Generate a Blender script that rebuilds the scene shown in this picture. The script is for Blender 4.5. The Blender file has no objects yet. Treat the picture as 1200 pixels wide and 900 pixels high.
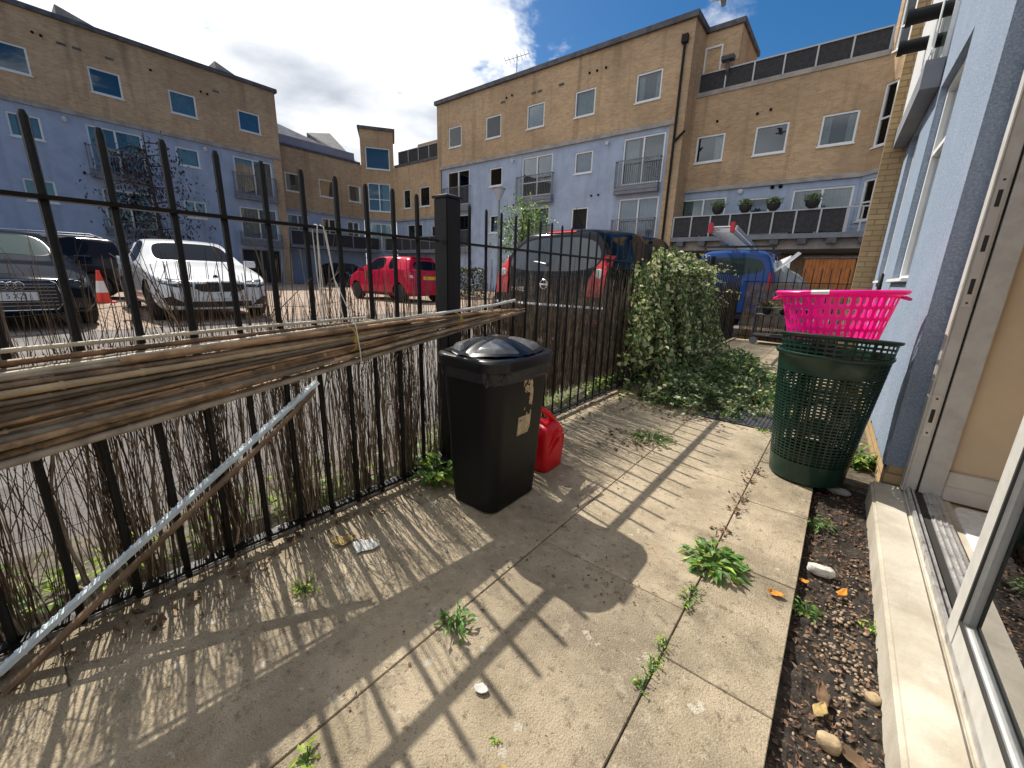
import bpy, bmesh, math, random
from mathutils import Vector, Matrix, noise
from mathutils.bvhtree import BVHTree
random.seed(7)
PI = math.pi
C = bpy.context.scene.collection
SC = bpy.context.scene
def U(a, b): return random.uniform(a, b)
def lerp(a, b, t): return a+(b-a)*t

# ------------------------------------------------------------------ camera
EYE = 1.13
FPX, YAW, PITCH, ROLL = 478.2265, math.radians(-38.343268), math.radians(14.757904), math.radians(1.6893930)
_fw = Vector((math.sin(YAW)*math.cos(PITCH), math.cos(YAW)*math.cos(PITCH), -math.sin(PITCH)))
_rt = Vector((math.cos(YAW), -math.sin(YAW), 0))
_up = _rt.cross(_fw)
CR = _rt*math.cos(ROLL) + _up*math.sin(ROLL)
CU = -_rt*math.sin(ROLL) + _up*math.cos(ROLL)
cam = bpy.data.cameras.new('camera')
camo = bpy.data.objects.new('camera', cam); C.objects.link(camo)
cam.sensor_width = 36; cam.lens = FPX/1200*36; cam.clip_start = .02; cam.clip_end = 2000
mw = Matrix.Identity(4)
for i in range(3):
    mw[i][0] = CR[i]; mw[i][1] = CU[i]; mw[i][2] = -_fw[i]
mw[0][3], mw[1][3], mw[2][3] = 0, 0, EYE
camo.matrix_world = mw
SC.camera = camo

# ------------------------------------------------------------------ light and sky
SUN = Vector((-.815, .20, 1)).normalized()
sl = bpy.data.lights.new('sun', 'SUN'); sl.energy = 5.0; sl.angle = math.radians(.53); sl.color = (1, .94, .84)
so = bpy.data.objects.new('sun', sl); C.objects.link(so)
so.rotation_euler = (-SUN).to_track_quat('-Z', 'Y').to_euler(); so.location = (-20, 10, 40)
W = bpy.data.worlds.new('World'); SC.world = W; W.use_nodes = True
nt = W.node_tree; nt.nodes.clear()
def N(t, typ, **kw):
    n = t.nodes.new(typ)
    for k, v in kw.items(): setattr(n, k, v)
    return n
sky = N(nt, 'ShaderNodeTexSky', sky_type='NISHITA', sun_disc=False)
sky.sun_elevation = math.asin(SUN.z); sky.sun_rotation = math.atan2(SUN.x, SUN.y)
sky.air_density = 1.0; sky.dust_density = .6; sky.ozone_density = 2.2
tc = N(nt, 'ShaderNodeTexCoord')
sep = N(nt, 'ShaderNodeSeparateXYZ'); nt.links.new(tc.outputs['Generated'], sep.inputs[0])
def math_n(t, op, a, b=None, c=None):
    n = N(t, 'ShaderNodeMath', operation=op)
    for i, v in enumerate((a, b, c)):
        if v is None: continue
        if isinstance(v, (int, float)): n.inputs[i].default_value = v
        else: t.links.new(v, n.inputs[i])
    return n.outputs[0]
zz = math_n(nt, 'ADD', math_n(nt, 'MAXIMUM', sep.outputs[2], 0.0), .12)
px = math_n(nt, 'DIVIDE', sep.outputs[0], zz); py = math_n(nt, 'DIVIDE', sep.outputs[1], zz)
cmb = N(nt, 'ShaderNodeCombineXYZ'); nt.links.new(px, cmb.inputs[0]); nt.links.new(py, cmb.inputs[1]); cmb.inputs[2].default_value = 3.1
n1 = N(nt, 'ShaderNodeTexNoise'); n1.inputs['Scale'].default_value = 2.3; n1.inputs['Detail'].default_value = 11; n1.inputs['Roughness'].default_value = .6
n1.inputs['Distortion'].default_value = .25
nt.links.new(cmb.outputs[0], n1.inputs['Vector'])
n2 = N(nt, 'ShaderNodeTexNoise'); n2.inputs['Scale'].default_value = 1.5; n2.inputs['Detail'].default_value = 6
nt.links.new(cmb.outputs[0], n2.inputs['Vector'])
# heavy bank of cloud over the west, clear towards the north-east
bias = N(nt, 'ShaderNodeMapRange', interpolation_type='SMOOTHSTEP')
nt.links.new(math_n(nt, 'MULTIPLY_ADD', sep.outputs[1], .85, sep.outputs[0]), bias.inputs[0])
for i, v in zip((1, 2, 3, 4), (-.45, .34, .27, -.10)): bias.inputs[i].default_value = v
cov = math_n(nt, 'ADD', n1.outputs[0], bias.outputs[0])
ramp = N(nt, 'ShaderNodeMapRange', interpolation_type='SMOOTHSTEP'); nt.links.new(cov, ramp.inputs[0])
for i, v in zip((1, 2, 3, 4), (.475, .63, 0, 1)): ramp.inputs[i].default_value = v
shade = N(nt, 'ShaderNodeMapRange'); nt.links.new(n2.outputs[0], shade.inputs[0])
for i, v in zip((1, 2, 3, 4), (.36, .60, 0, 1)): shade.inputs[i].default_value = v
cc = N(nt, 'ShaderNodeMixRGB'); nt.links.new(shade.outputs[0], cc.inputs[0])
cc.inputs[1].default_value = (3.8, 4.1, 4.6, 1); cc.inputs[2].default_value = (8.0, 8.1, 8.3, 1)
mx = N(nt, 'ShaderNodeMixRGB'); nt.links.new(ramp.outputs[0], mx.inputs[0]); hsv = N(nt, 'ShaderNodeHueSaturation'); hsv.inputs['Saturation'].default_value = 1.42; hsv.inputs['Value'].default_value = .62; nt.links.new(sky.outputs[0], hsv.inputs['Color']); nt.links.new(hsv.outputs[0], mx.inputs[1]); nt.links.new(cc.outputs[0], mx.inputs[2])
bg = N(nt, 'ShaderNodeBackground'); bg.inputs[1].default_value = .125; nt.links.new(mx.outputs[0], bg.inputs[0])
wo = N(nt, 'ShaderNodeOutputWorld'); nt.links.new(bg.outputs[0], wo.inputs[0])
SC.view_settings.view_transform = 'Standard'; SC.view_settings.look = 'None'; SC.view_settings.gamma = 1
SC.view_settings.exposure = .36; SC.view_settings.use_curve_mapping = False
SC.render.engine = 'CYCLES'
SC.cycles.max_bounces = 8; SC.cycles.transparent_max_bounces = 12

# ------------------------------------------------------------------ materials
def pmat(name, col, rough=.6, metal=0., var=.0, scale=6., bump=0., bscale=60., col2=None, lo=.4, hi=.6, spec=.5, detail=6, layers=(), island=0., transl=0., objrand=0., streak=0.):
    """principled surface: base colour varied by noise in object space, optional bump; layers = extra blotches (colour, scale, lo, hi, amount)"""
    m = bpy.data.materials.new(name); m.use_nodes = True; t = m.node_tree
    b = t.nodes['Principled BSDF']; b.inputs['Roughness'].default_value = rough; b.inputs['Metallic'].default_value = metal
    b.inputs['Specular IOR Level'].default_value = spec
    c4 = lambda c: (c[0], c[1], c[2], 1)
    co = N(t, 'ShaderNodeTexCoord').outputs['Object']
    def nz(s, d=detail, off=0.):
        n = N(t, 'ShaderNodeTexNoise'); n.inputs['Scale'].default_value = s; n.inputs['Detail'].default_value = d; n.inputs['Roughness'].default_value = .6
        if off:
            mp = N(t, 'ShaderNodeMapping'); mp.inputs['Location'].default_value = (off, off*1.7, off*.3); t.links.new(co, mp.inputs[0]); t.links.new(mp.outputs[0], n.inputs['Vector'])
        else: t.links.new(co, n.inputs['Vector'])
        return n.outputs[0]
    def mr(x, a, bb, lo2=0., hi2=1.):
        n = N(t, 'ShaderNodeMapRange'); t.links.new(x, n.inputs[0])
        for i, v in zip((1, 2, 3, 4), (a, bb, lo2, hi2)): n.inputs[i].default_value = v
        return n.outputs[0]
    cur = None
    if col2 is None and var: col2 = tuple(max(0, c*(1-var*2)) for c in col); col = tuple(c*(1+var*.6) for c in col)
    if col2 is not None:
        k = N(t, 'ShaderNodeMixRGB'); t.links.new(mr(nz(scale), lo, hi), k.inputs[0]); k.inputs[1].default_value = c4(col2); k.inputs[2].default_value = c4(col); cur = k.outputs[0]
    for i, (lc, ls, la, lb, amt) in enumerate(layers):
        k = N(t, 'ShaderNodeMixRGB'); t.links.new(mr(nz(ls, 7, 3.3*(i+1)), la, lb, 0, amt), k.inputs[0]); k.inputs[2].default_value = c4(lc)
        if cur is None: k.inputs[1].default_value = c4(col)
        else: t.links.new(cur, k.inputs[1])
        cur = k.outputs[0]
    if streak:
        mp = N(t, 'ShaderNodeMapping'); mp.inputs['Scale'].default_value = (2.6, 2.6, .12); t.links.new(co, mp.inputs[0]); n = N(t, 'ShaderNodeTexNoise'); n.inputs['Scale'].default_value = 1.; n.inputs['Detail'].default_value = 5; t.links.new(mp.outputs[0], n.inputs['Vector'])
        k = N(t, 'ShaderNodeMixRGB'); t.links.new(mr(n.outputs[0], .52, .75, 0, streak), k.inputs[0]); k.inputs[2].default_value = (col[0]*.45, col[1]*.45, col[2]*.42, 1)
        if cur is None: k.inputs[1].default_value = c4(col)
        else: t.links.new(cur, k.inputs[1])
        cur = k.outputs[0]
    if island:
        g = N(t, 'ShaderNodeNewGeometry'); hs = N(t, 'ShaderNodeHueSaturation')
        t.links.new(mr(g.outputs['Random Per Island'], 0, 1, 1-island, 1+island), hs.inputs['Value'])
        if cur is None: hs.inputs['Color'].default_value = c4(col)
        else: t.links.new(cur, hs.inputs['Color'])
        cur = hs.outputs[0]
    if objrand:
        g = N(t, 'ShaderNodeObjectInfo'); hs = N(t, 'ShaderNodeHueSaturation')
        t.links.new(mr(g.outputs['Random'], 0, 1, 1-objrand, 1+objrand), hs.inputs['Value'])
        if cur is None: hs.inputs['Color'].default_value = c4(col)
        else: t.links.new(cur, hs.inputs['Color'])
        cur = hs.outputs[0]
    if cur is None: b.inputs['Base Color'].default_value = c4(col)
    else: t.links.new(cur, b.inputs['Base Color'])
    if bump:
        bp = N(t, 'ShaderNodeBump'); bp.inputs['Strength'].default_value = min(1, bump); bp.inputs['Distance'].default_value = .01
        t.links.new(nz(bscale, 8), bp.inputs['Height']); t.links.new(bp.outputs[0], b.inputs['Normal'])
    if transl:
        tr = N(t, 'ShaderNodeBsdfTranslucent')
        if cur is None: tr.inputs[0].default_value = c4(col)
        else: t.links.new(cur, tr.inputs[0])
        ms = N(t, 'ShaderNodeMixShader'); ms.inputs[0].default_value = transl
        t.links.new(b.outputs[0], ms.inputs[1]); t.links.new(tr.outputs[0], ms.inputs[2])
        t.links.new(ms.outputs[0], t.nodes['Material Output'].inputs[0])
    return m

def brick_mat(name, c1, c2, mortar, bw=.225, rh=.075, stain=.5, ms=.010):
    m = bpy.data.materials.new(name); m.use_nodes = True; t = m.node_tree; b = t.nodes['Principled BSDF']
    b.inputs['Roughness'].default_value = .9; b.inputs['Specular IOR Level'].default_value = .2
    co = N(t, 'ShaderNodeNewGeometry').outputs['Position']
    s = N(t, 'ShaderNodeSeparateXYZ'); t.links.new(co, s.inputs[0])
    u = math_n(t, 'ADD', s.outputs[0], s.outputs[1])
    k = N(t, 'ShaderNodeCombineXYZ'); t.links.new(u, k.inputs[0]); t.links.new(s.outputs[2], k.inputs[1])
    br = N(t, 'ShaderNodeTexBrick'); t.links.new(k.outputs[0], br.inputs['Vector'])
    br.inputs['Scale'].default_value = 1; br.inputs['Brick Width'].default_value = bw; br.inputs['Row Height'].default_value = rh
    br.inputs['Mortar Size'].default_value = ms; br.inputs['Mortar Smooth'].default_value = .2; br.inputs['Bias'].default_value = -.1
    for n_, c in (('Color1', c1), ('Color2', c2), ('Mortar', mortar)): br.inputs[n_].default_value = (*c, 1)
    cur = br.outputs[0]
    for sc_, a, bb, dark, amt in ((.35, .42, .62, (.17, .12, .075), stain*.6), (1.6, .5, .72, (.30, .19, .10), stain*.5), (5., .52, .7, (.12, .095, .07), stain*.35)):
        n = N(t, 'ShaderNodeTexNoise'); n.inputs['Scale'].default_value = sc_; n.inputs['Detail'].default_value = 7; t.links.new(co, n.inputs['Vector'])
        r = N(t, 'ShaderNodeMapRange'); t.links.new(n.outputs[0], r.inputs[0])
        for i, v in zip((1, 2, 3, 4), (a, bb, 0, amt)): r.inputs[i].default_value = v
        x = N(t, 'ShaderNodeMixRGB'); t.links.new(r.outputs[0], x.inputs[0]); t.links.new(cur, x.inputs[1]); x.inputs[2].default_value = (*dark, 1); cur = x.outputs[0]
    mp = N(t, 'ShaderNodeMapping'); mp.inputs['Scale'].default_value = (2.2, 2.2, .14); t.links.new(co, mp.inputs[0]); n = N(t, 'ShaderNodeTexNoise'); n.inputs['Scale'].default_value = 1.; n.inputs['Detail'].default_value = 5; t.links.new(mp.outputs[0], n.inputs['Vector'])
    r = N(t, 'ShaderNodeMapRange'); t.links.new(n.outputs[0], r.inputs[0])
    for i, v in zip((1, 2, 3, 4), (.54, .74, 0, stain)): r.inputs[i].default_value = v
    x = N(t, 'ShaderNodeMixRGB'); t.links.new(r.outputs[0], x.inputs[0]); t.links.new(cur, x.inputs[1]); x.inputs[2].default_value = (.13, .095, .065, 1); cur = x.outputs[0]
    t.links.new(cur, b.inputs['Base Color'])
    bp = N(t, 'ShaderNodeBump'); bp.inputs['Strength'].default_value = .5; bp.inputs['Distance'].default_value = .006; bp.invert = True
    t.links.new(br.outputs['Fac'], bp.inputs['Height']); t.links.new(bp.outputs[0], b.inputs['Normal'])
    return m

def glass_mat(name, tint=(.70, .76, .78), base=.03, ior=1.5):
    m = bpy.data.materials.new(name); m.use_nodes = True; t = m.node_tree; t.nodes.remove(t.nodes['Principled BSDF'])
    tr = N(t, 'ShaderNodeBsdfTransparent'); tr.inputs[0].default_value = (*tint, 1)
    gl = N(t, 'ShaderNodeBsdfGlossy'); gl.inputs['Roughness'].default_value = .01; gl.inputs[0].default_value = (.95, .97, 1, 1)
    fr = N(t, 'ShaderNodeFresnel'); fr.inputs[0].default_value = ior
    f = math_n(t, 'ADD', fr.outputs[0], base)
    ms = N(t, 'ShaderNodeMixShader'); t.links.new(f, ms.inputs[0]); t.links.new(tr.outputs[0], ms.inputs[1]); t.links.new(gl.outputs[0], ms.inputs[2])
    t.links.new(ms.outputs[0], t.nodes['Material Output'].inputs[0])
    return m

M = {}
M['brick'] = brick_mat('yellow_brick', (.60, .395, .22), (.44, .275, .145), (.50, .405, .29), ms=.013)
M['brick_near'] = brick_mat('yellow_brick_near', (.50, .35, .18), (.41, .27, .135), (.24, .19, .13), .19, .0625, stain=.35, ms=.006)
M['blue'] = pmat('blue_render', (.37, .44, .57), .9, var=.05, scale=1.2, bump=.3, bscale=140, layers=(((.23, .28, .41), .9, .50, .70, .5), ((.46, .51, .62), 3., .58, .7, .3)), streak=.35)
M['blue_near'] = pmat('pale_blue_roughcast', (.30, .37, .475), .95, var=.12, scale=90, bump=1., bscale=150, spec=.15, layers=(((.20, .24, .34), 110, .5, .62, .65), ((.37, .42, .53), 3., .5, .7, .3)))
M['white_frame'] = pmat('white_window_frame', (.74, .75, .74), .4, var=.03, scale=9)
M['door_alu'] = pmat('weathered_white_aluminium', (.50, .49, .46), .45, var=.05, scale=14, layers=(((.33, .31, .28), 9, .56, .72, .5),))
M['track'] = pmat('aluminium_track', (.60, .60, .60), .35, metal=.6, var=.1, scale=25, layers=(((.12, .11, .10), 18, .56, .66, .8),))
M['dark_groove'] = pmat('black_brush_seal', (.025, .024, .022), .8)
M['glass'] = glass_mat('window_glass')
M['door_glass'] = glass_mat('door_glass', (.70, .82, .77), .34)
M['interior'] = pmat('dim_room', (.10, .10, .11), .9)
M['curtain'] = pmat('pale_curtain', (.62, .62, .60), .9, var=.06, scale=3)
M['curtain_blue'] = pmat('blue_curtain', (.16, .26, .45), .9, var=.08, scale=3)
M['grey_metal'] = pmat('grey_painted_metal', (.17, .175, .19), .5, var=.05, scale=5)
M['grey_slab'] = pmat('grey_balcony_fascia', (.20, .205, .23), .7, var=.08, scale=3)
M['rail_silver'] = pmat('galvanised_rail', (.36, .37, .38), .4, metal=.5)
M['dark_panel'] = pmat('charcoal_slat_panel', (.040, .038, .042), .85, var=.15, scale=8)
M['coping'] = pmat('lead_grey_coping', (.10, .10, .11), .7, var=.2, scale=3)
M['conc_band'] = pmat('stained_concrete_band', (.36, .33, .30), .9, var=.12, scale=2)
M['lilac_panel'] = pmat('lilac_grey_panel', (.27, .27, .34), .7, var=.06, scale=2)
M['slate'] = brick_mat('pale_slate_tiles', (.42, .40, .39), (.33, .31, .31), (.20, .19, .19), .35, .22, .3)
M['black_plastic'] = pmat('black_plastic', (.004, .004, .0045), .5, spec=.28, bump=.08, bscale=220)
M['lid_plastic'] = pmat('black_lid_plastic', (.006, .0065, .008), .32, spec=.4, bump=.04, bscale=60)
M['lid_panel'] = pmat('dusty_glare_lid_panel', (.10, .10, .105), .22, bump=.04, bscale=50, layers=(((.26, .26, .25), 30, .5, .75, .5),))  # dust, plus lighter grey painted in for sun glare on the panels
M['bag'] = pmat('black_bin_bag', (.016, .014, .021), .2, bump=.8, bscale=40)
M['sticker'] = pmat('torn_paper_label', (.50, .40, .26), .9, var=.15, scale=30)
M['red_plastic'] = pmat('red_plastic', (.78, .014, .028), .36, bump=.06, bscale=40, transl=.25)
M['pink_plastic'] = pmat('hot_pink_plastic', (.92, .022, .40), .33, transl=.35)
M['green_plastic'] = pmat('dark_green_plastic', (.006, .032, .021), .34, transl=.04)
M['label_white'] = pmat('white_label', (.8, .78, .8), .5)
M['fence'] = pmat('black_fence_paint', (.004, .004, .0045), .42, spec=.3, bump=.25, bscale=90, layers=(((.06, .05, .04), 30, .64, .75, .4),))
M['twig'] = pmat('brushwood', (.115, .08, .055), .9, island=.7, var=.2, scale=14)
M['twig_grey'] = pmat('weathered_brushwood', (.235, .19, .14), .9, island=.6, var=.2, scale=14)
M['cane'] = pmat('weathered_cane', (.37, .262, .168), .7, objrand=.6, bump=.3, bscale=30, var=.28, scale=9, layers=(((.10, .075, .055), 16, .56, .7, .5),))
M['cane_straw'] = pmat('straw_cane', (.52, .40, .25), .6, objrand=.3, var=.12, scale=12, layers=(((.16, .12, .08), 18, .58, .7, .5),))
M['cane_grey'] = pmat('grey_cane', (.30, .265, .22), .75, objrand=.4, var=.15, scale=12)
M['cane_brown'] = pmat('brown_cane', (.33, .20, .11), .65, objrand=.6, bump=.3, bscale=30, var=.25, scale=9, layers=(((.09, .06, .045), 16, .56, .7, .5),))
M['cane_pale'] = pmat('pale_cane', (.52, .46, .35), .6, var=.12, scale=12)
M['white_tube'] = pmat('white_plastic_tube', (.66, .65, .62), .4)
M['yellow_tie'] = pmat('yellow_tie', (.42, .27, .04), .5)
M['string'] = pmat('white_string', (.70, .68, .62), .8)
M['strip_metal'] = pmat('galvanised_strip', (.74, .86, .93), .35, metal=.15, var=.05, scale=30)  # pale blue base colour stands in for sky reflected in the metal
M['wood_stick'] = pmat('grey_brown_stick', (.20, .13, .08), .85, var=.2, scale=10)
M['slab'] = pmat('weathered_concrete_slab', (.50, .412, .292), .92, col2=(.32, .262, .18), lo=.36, hi=.64, scale=3.2, bump=.9, bscale=170, spec=.15, island=.10,
    layers=(((.20, .165, .12), 1.4, .48, .66, .75), ((.47, .40, .29), 26, .55, .66, .6), ((.56, .52, .43), 9.5, .655, .67, .75), ((.13, .10, .07), 38, .57, .68, .65), ((.14, .115, .08), 7., .58, .72, .55), ((.36, .21, .09), 2.3, .66, .78, .35), ((.17, .15, .09), .8, .55, .7, .45), ((.52, .45, .34), 260, .57, .66, .75), ((.10, .08, .055), 300, .58, .66, .75), ((.11, .09, .06), 95, .60, .68, .6)))
M['joint'] = pmat('mossy_joint_dirt', (.12, .095, .065), .95, var=.25, scale=20, bump=.5, bscale=60)
M['soil'] = pmat('dark_soil', (.032, .024, .018), .95, col2=(.012, .009, .007), scale=22, bump=1., bscale=45, layers=(((.13, .09, .055), 60, .58, .66, .8), ((.28, .22, .15), 85, .64, .70, .8)))
M['chip'] = pmat('bark_chip', (.15, .085, .05), .9, island=.7, var=.2, scale=30)
M['pebble'] = pmat('gravel_pebble', (.24, .175, .115), .75, island=.6, var=.1, scale=40)
M['sill'] = pmat('pale_concrete_sill', (.50, .46, .38), .85, col2=(.38, .335, .26), scale=4, bump=.25, bscale=110, layers=(((.23, .19, .13), 2.5, .58, .75, .5), ((.22, .18, .10), 75, .66, .74, .7), ((.62, .58, .5), 9, .58, .7, .4)))
M['kerb'] = pmat('grey_kerb', (.36, .36, .37), .7, var=.15, scale=9, bump=.3, bscale=60, layers=(((.12, .11, .09), 6, .5, .65, .6),))
M['tarmac'] = pmat('worn_grey_tarmac', (.19, .172, .158), .9, col2=(.125, .112, .104), scale=1.3, bump=.9, bscale=75, layers=(((.25, .235, .22), 70, .58, .68, .6), ((.19, .165, .14), .5, .5, .66, .6), ((.04, .036, .033), 3., .58, .7, .6)))
M['pave'] = brick_mat('tan_block_paving', (.44, .34, .27), (.36, .27, .21), (.15, .12, .10), .22, .11, .5)
def floor_uv(m, sc=1):   # block paving lies flat: use x,y
    t = m.node_tree
    k = [n for n in t.nodes if n.type == 'COMBXYZ'][0]; s = [n for n in t.nodes if n.type == 'SEPXYZ'][0]
    t.links.new(s.outputs[0], k.inputs[0]); t.links.new(s.outputs[1], k.inputs[1])
floor_uv(M['pave'])
M['leaf'] = pmat('ivy_leaf', (.16, .235, .065), .42, island=.6, transl=.45)
M['leaf_dark'] = pmat('dark_ivy_leaf', (.055, .105, .038), .42, island=.5, transl=.35)
M['leaf_pale'] = pmat('variegated_leaf', (.60, .60, .33), .5, island=.35, transl=.42)
M['weed'] = pmat('weed_leaf', (.11, .22, .045), .5, island=.4, transl=.35)
M['weed_pale'] = pmat('young_weed_leaf', (.30, .40, .06), .5, island=.4, transl=.4)
M['dead_leaf'] = pmat('dry_leaf', (.16, .095, .05), .85, island=.6, var=.2, scale=25, transl=.1)
M['dark_leaf'] = pmat('purple_black_leaf', (.030, .024, .034), .6, island=.6)
M['bark'] = pmat('bark', (.07, .055, .042), .9, var=.25, scale=18)
M['orange_leaf'] = pmat('orange_petal', (.62, .25, .03), .6, island=.25, transl=.2)
M['yellow_leaf'] = pmat('tan_yellow_leaf', (.46, .33, .13), .8, var=.2, scale=40, transl=.2)
M['mat'] = pmat('grey_rubber_mat', (.055, .058, .062), .7, var=.15, scale=12)
M['rock_white'] = pmat('white_lump', (.60, .57, .52), .9, var=.15, scale=30, bump=.8, bscale=60)
M['rock_tan'] = pmat('tan_stone', (.42, .31, .18), .85, var=.15, scale=25, bump=.5, bscale=50)
M['paper'] = pmat('grey_paper', (.50, .50, .48), .9, var=.1, scale=20)
M['beige'] = pmat('beige_wall', (.62, .49, .34), .85, var=.03, scale=4)
M['skirting'] = pmat('cream_skirting', (.62, .58, .52), .5, var=.05, scale=6)
M['doormat'] = pmat('pale_doormat', (.74, .73, .70), .9, var=.08, scale=30)
M['laminate'] = pmat('tan_laminate', (.40, .29, .19), .5, var=.1, scale=5)
M['hessian'] = pmat('tan_reed_backing', (.30, .215, .12), .9, var=.22, scale=8)
M['orange_wood'] = pmat('orange_stained_boards', (.42, .135, .025), .6, var=.12, scale=5)
M['tarp'] = pmat('grey_tarpaulin', (.22, .23, .24), .6, var=.15, scale=5)
M['board'] = pmat('white_board', (.72, .72, .72), .6)
M['pot'] = pmat('black_pot', (.02, .02, .022), .6)
M['cone_red'] = pmat('cone_red', (.72, .05, .025), .5)
M['cone_white'] = pmat('reflective_white', (.72, .72, .70), .4)
M['lamp_grey'] = pmat('lamp_post_grey', (.20, .22, .26), .5)
M['frost'] = pmat('frosted_lamp_glass', (.42, .46, .52), .3)
M['tyre'] = pmat('tyre_rubber', (.018, .018, .019), .85, bump=.2, bscale=60)
M['rim'] = pmat('alloy_rim', (.42, .43, .44), .3, metal=.8)
M['chrome'] = pmat('chrome', (.75, .76, .77), .12, metal=1.)
M['black_trim'] = pmat('black_trim', (.012, .012, .013), .4)
M['car_glass'] = pmat('tinted_car_glass', (.008, .012, .020), .03, spec=.16)
M['rear_glass'] = pmat('rear_window_glass', (.02, .03, .04), .02, spec=.8, metal=.04)
M['car_glass_green'] = pmat('green_tinted_glass', (.035, .06, .058), .04, spec=.4)
M['plate_white'] = pmat('white_number_plate', (.72, .72, .70), .35)
M['plate_yellow'] = pmat('yellow_number_plate', (.70, .48, .04), .35)
M['plate_text'] = pmat('black_letters', (.01, .01, .01), .5)
M['verge'] = pmat('dusty_verge_dirt', (.16, .135, .105), .95, col2=(.075, .06, .045), scale=14, bump=.9, bscale=50, layers=(((.28, .25, .21), 60, .6, .7, .7),))
M['headlamp'] = pmat('clear_headlamp', (.05, .06, .07), .12, metal=.2, spec=.6)
M['tail_red'] = pmat('red_tail_lamp', (.62, .012, .018), .10, spec=.8, transl=.2)
M['tail_clear'] = pmat('clear_lamp', (.62, .60, .58), .15)
M['ladder_red'] = pmat('red_rubber_foot', (.62, .03, .05), .5)
M['alu'] = pmat('bright_aluminium', (.60, .61, .62), .32, metal=.7)
M['gull_white'] = pmat('white_feathers', (.62, .62, .62), .9)
M['gull_grey'] = pmat('grey_feathers', (.30, .31, .33), .9)
def paint(name, col, metal=.0, rough=.14):
    m = pmat(name, col, rough, metal=metal); b = m.node_tree.nodes['Principled BSDF']
    b.inputs['Coat Weight'].default_value = .38; b.inputs['Specular IOR Level'].default_value = .08; b.inputs['Coat Roughness'].default_value = .03
    return m
M['paint_white'] = paint('white_car_paint', (.72, .73, .74))
M['paint_navy'] = paint('dark_blue_black_paint', (.007, .010, .018)); M['paint_navy'].node_tree.nodes['Principled BSDF'].inputs['Coat Weight'].default_value = .14
M['paint_black'] = paint('black_car_paint', (.004, .005, .009))
M['paint_black_suv'] = paint('black_brown_paint', (.020, .017, .020))
M['paint_red'] = paint('red_car_paint', (.50, .010, .045))
M['paint_blue'] = paint('blue_van_paint', (.022, .075, .27))

for k_, i_ in (('car_glass', 1.2), ('car_glass_green', 1.3), ('paint_navy', 1.12), ('paint_black', 1.2)): M[k_].node_tree.nodes['Principled BSDF'].inputs['IOR'].default_value = i_
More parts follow.
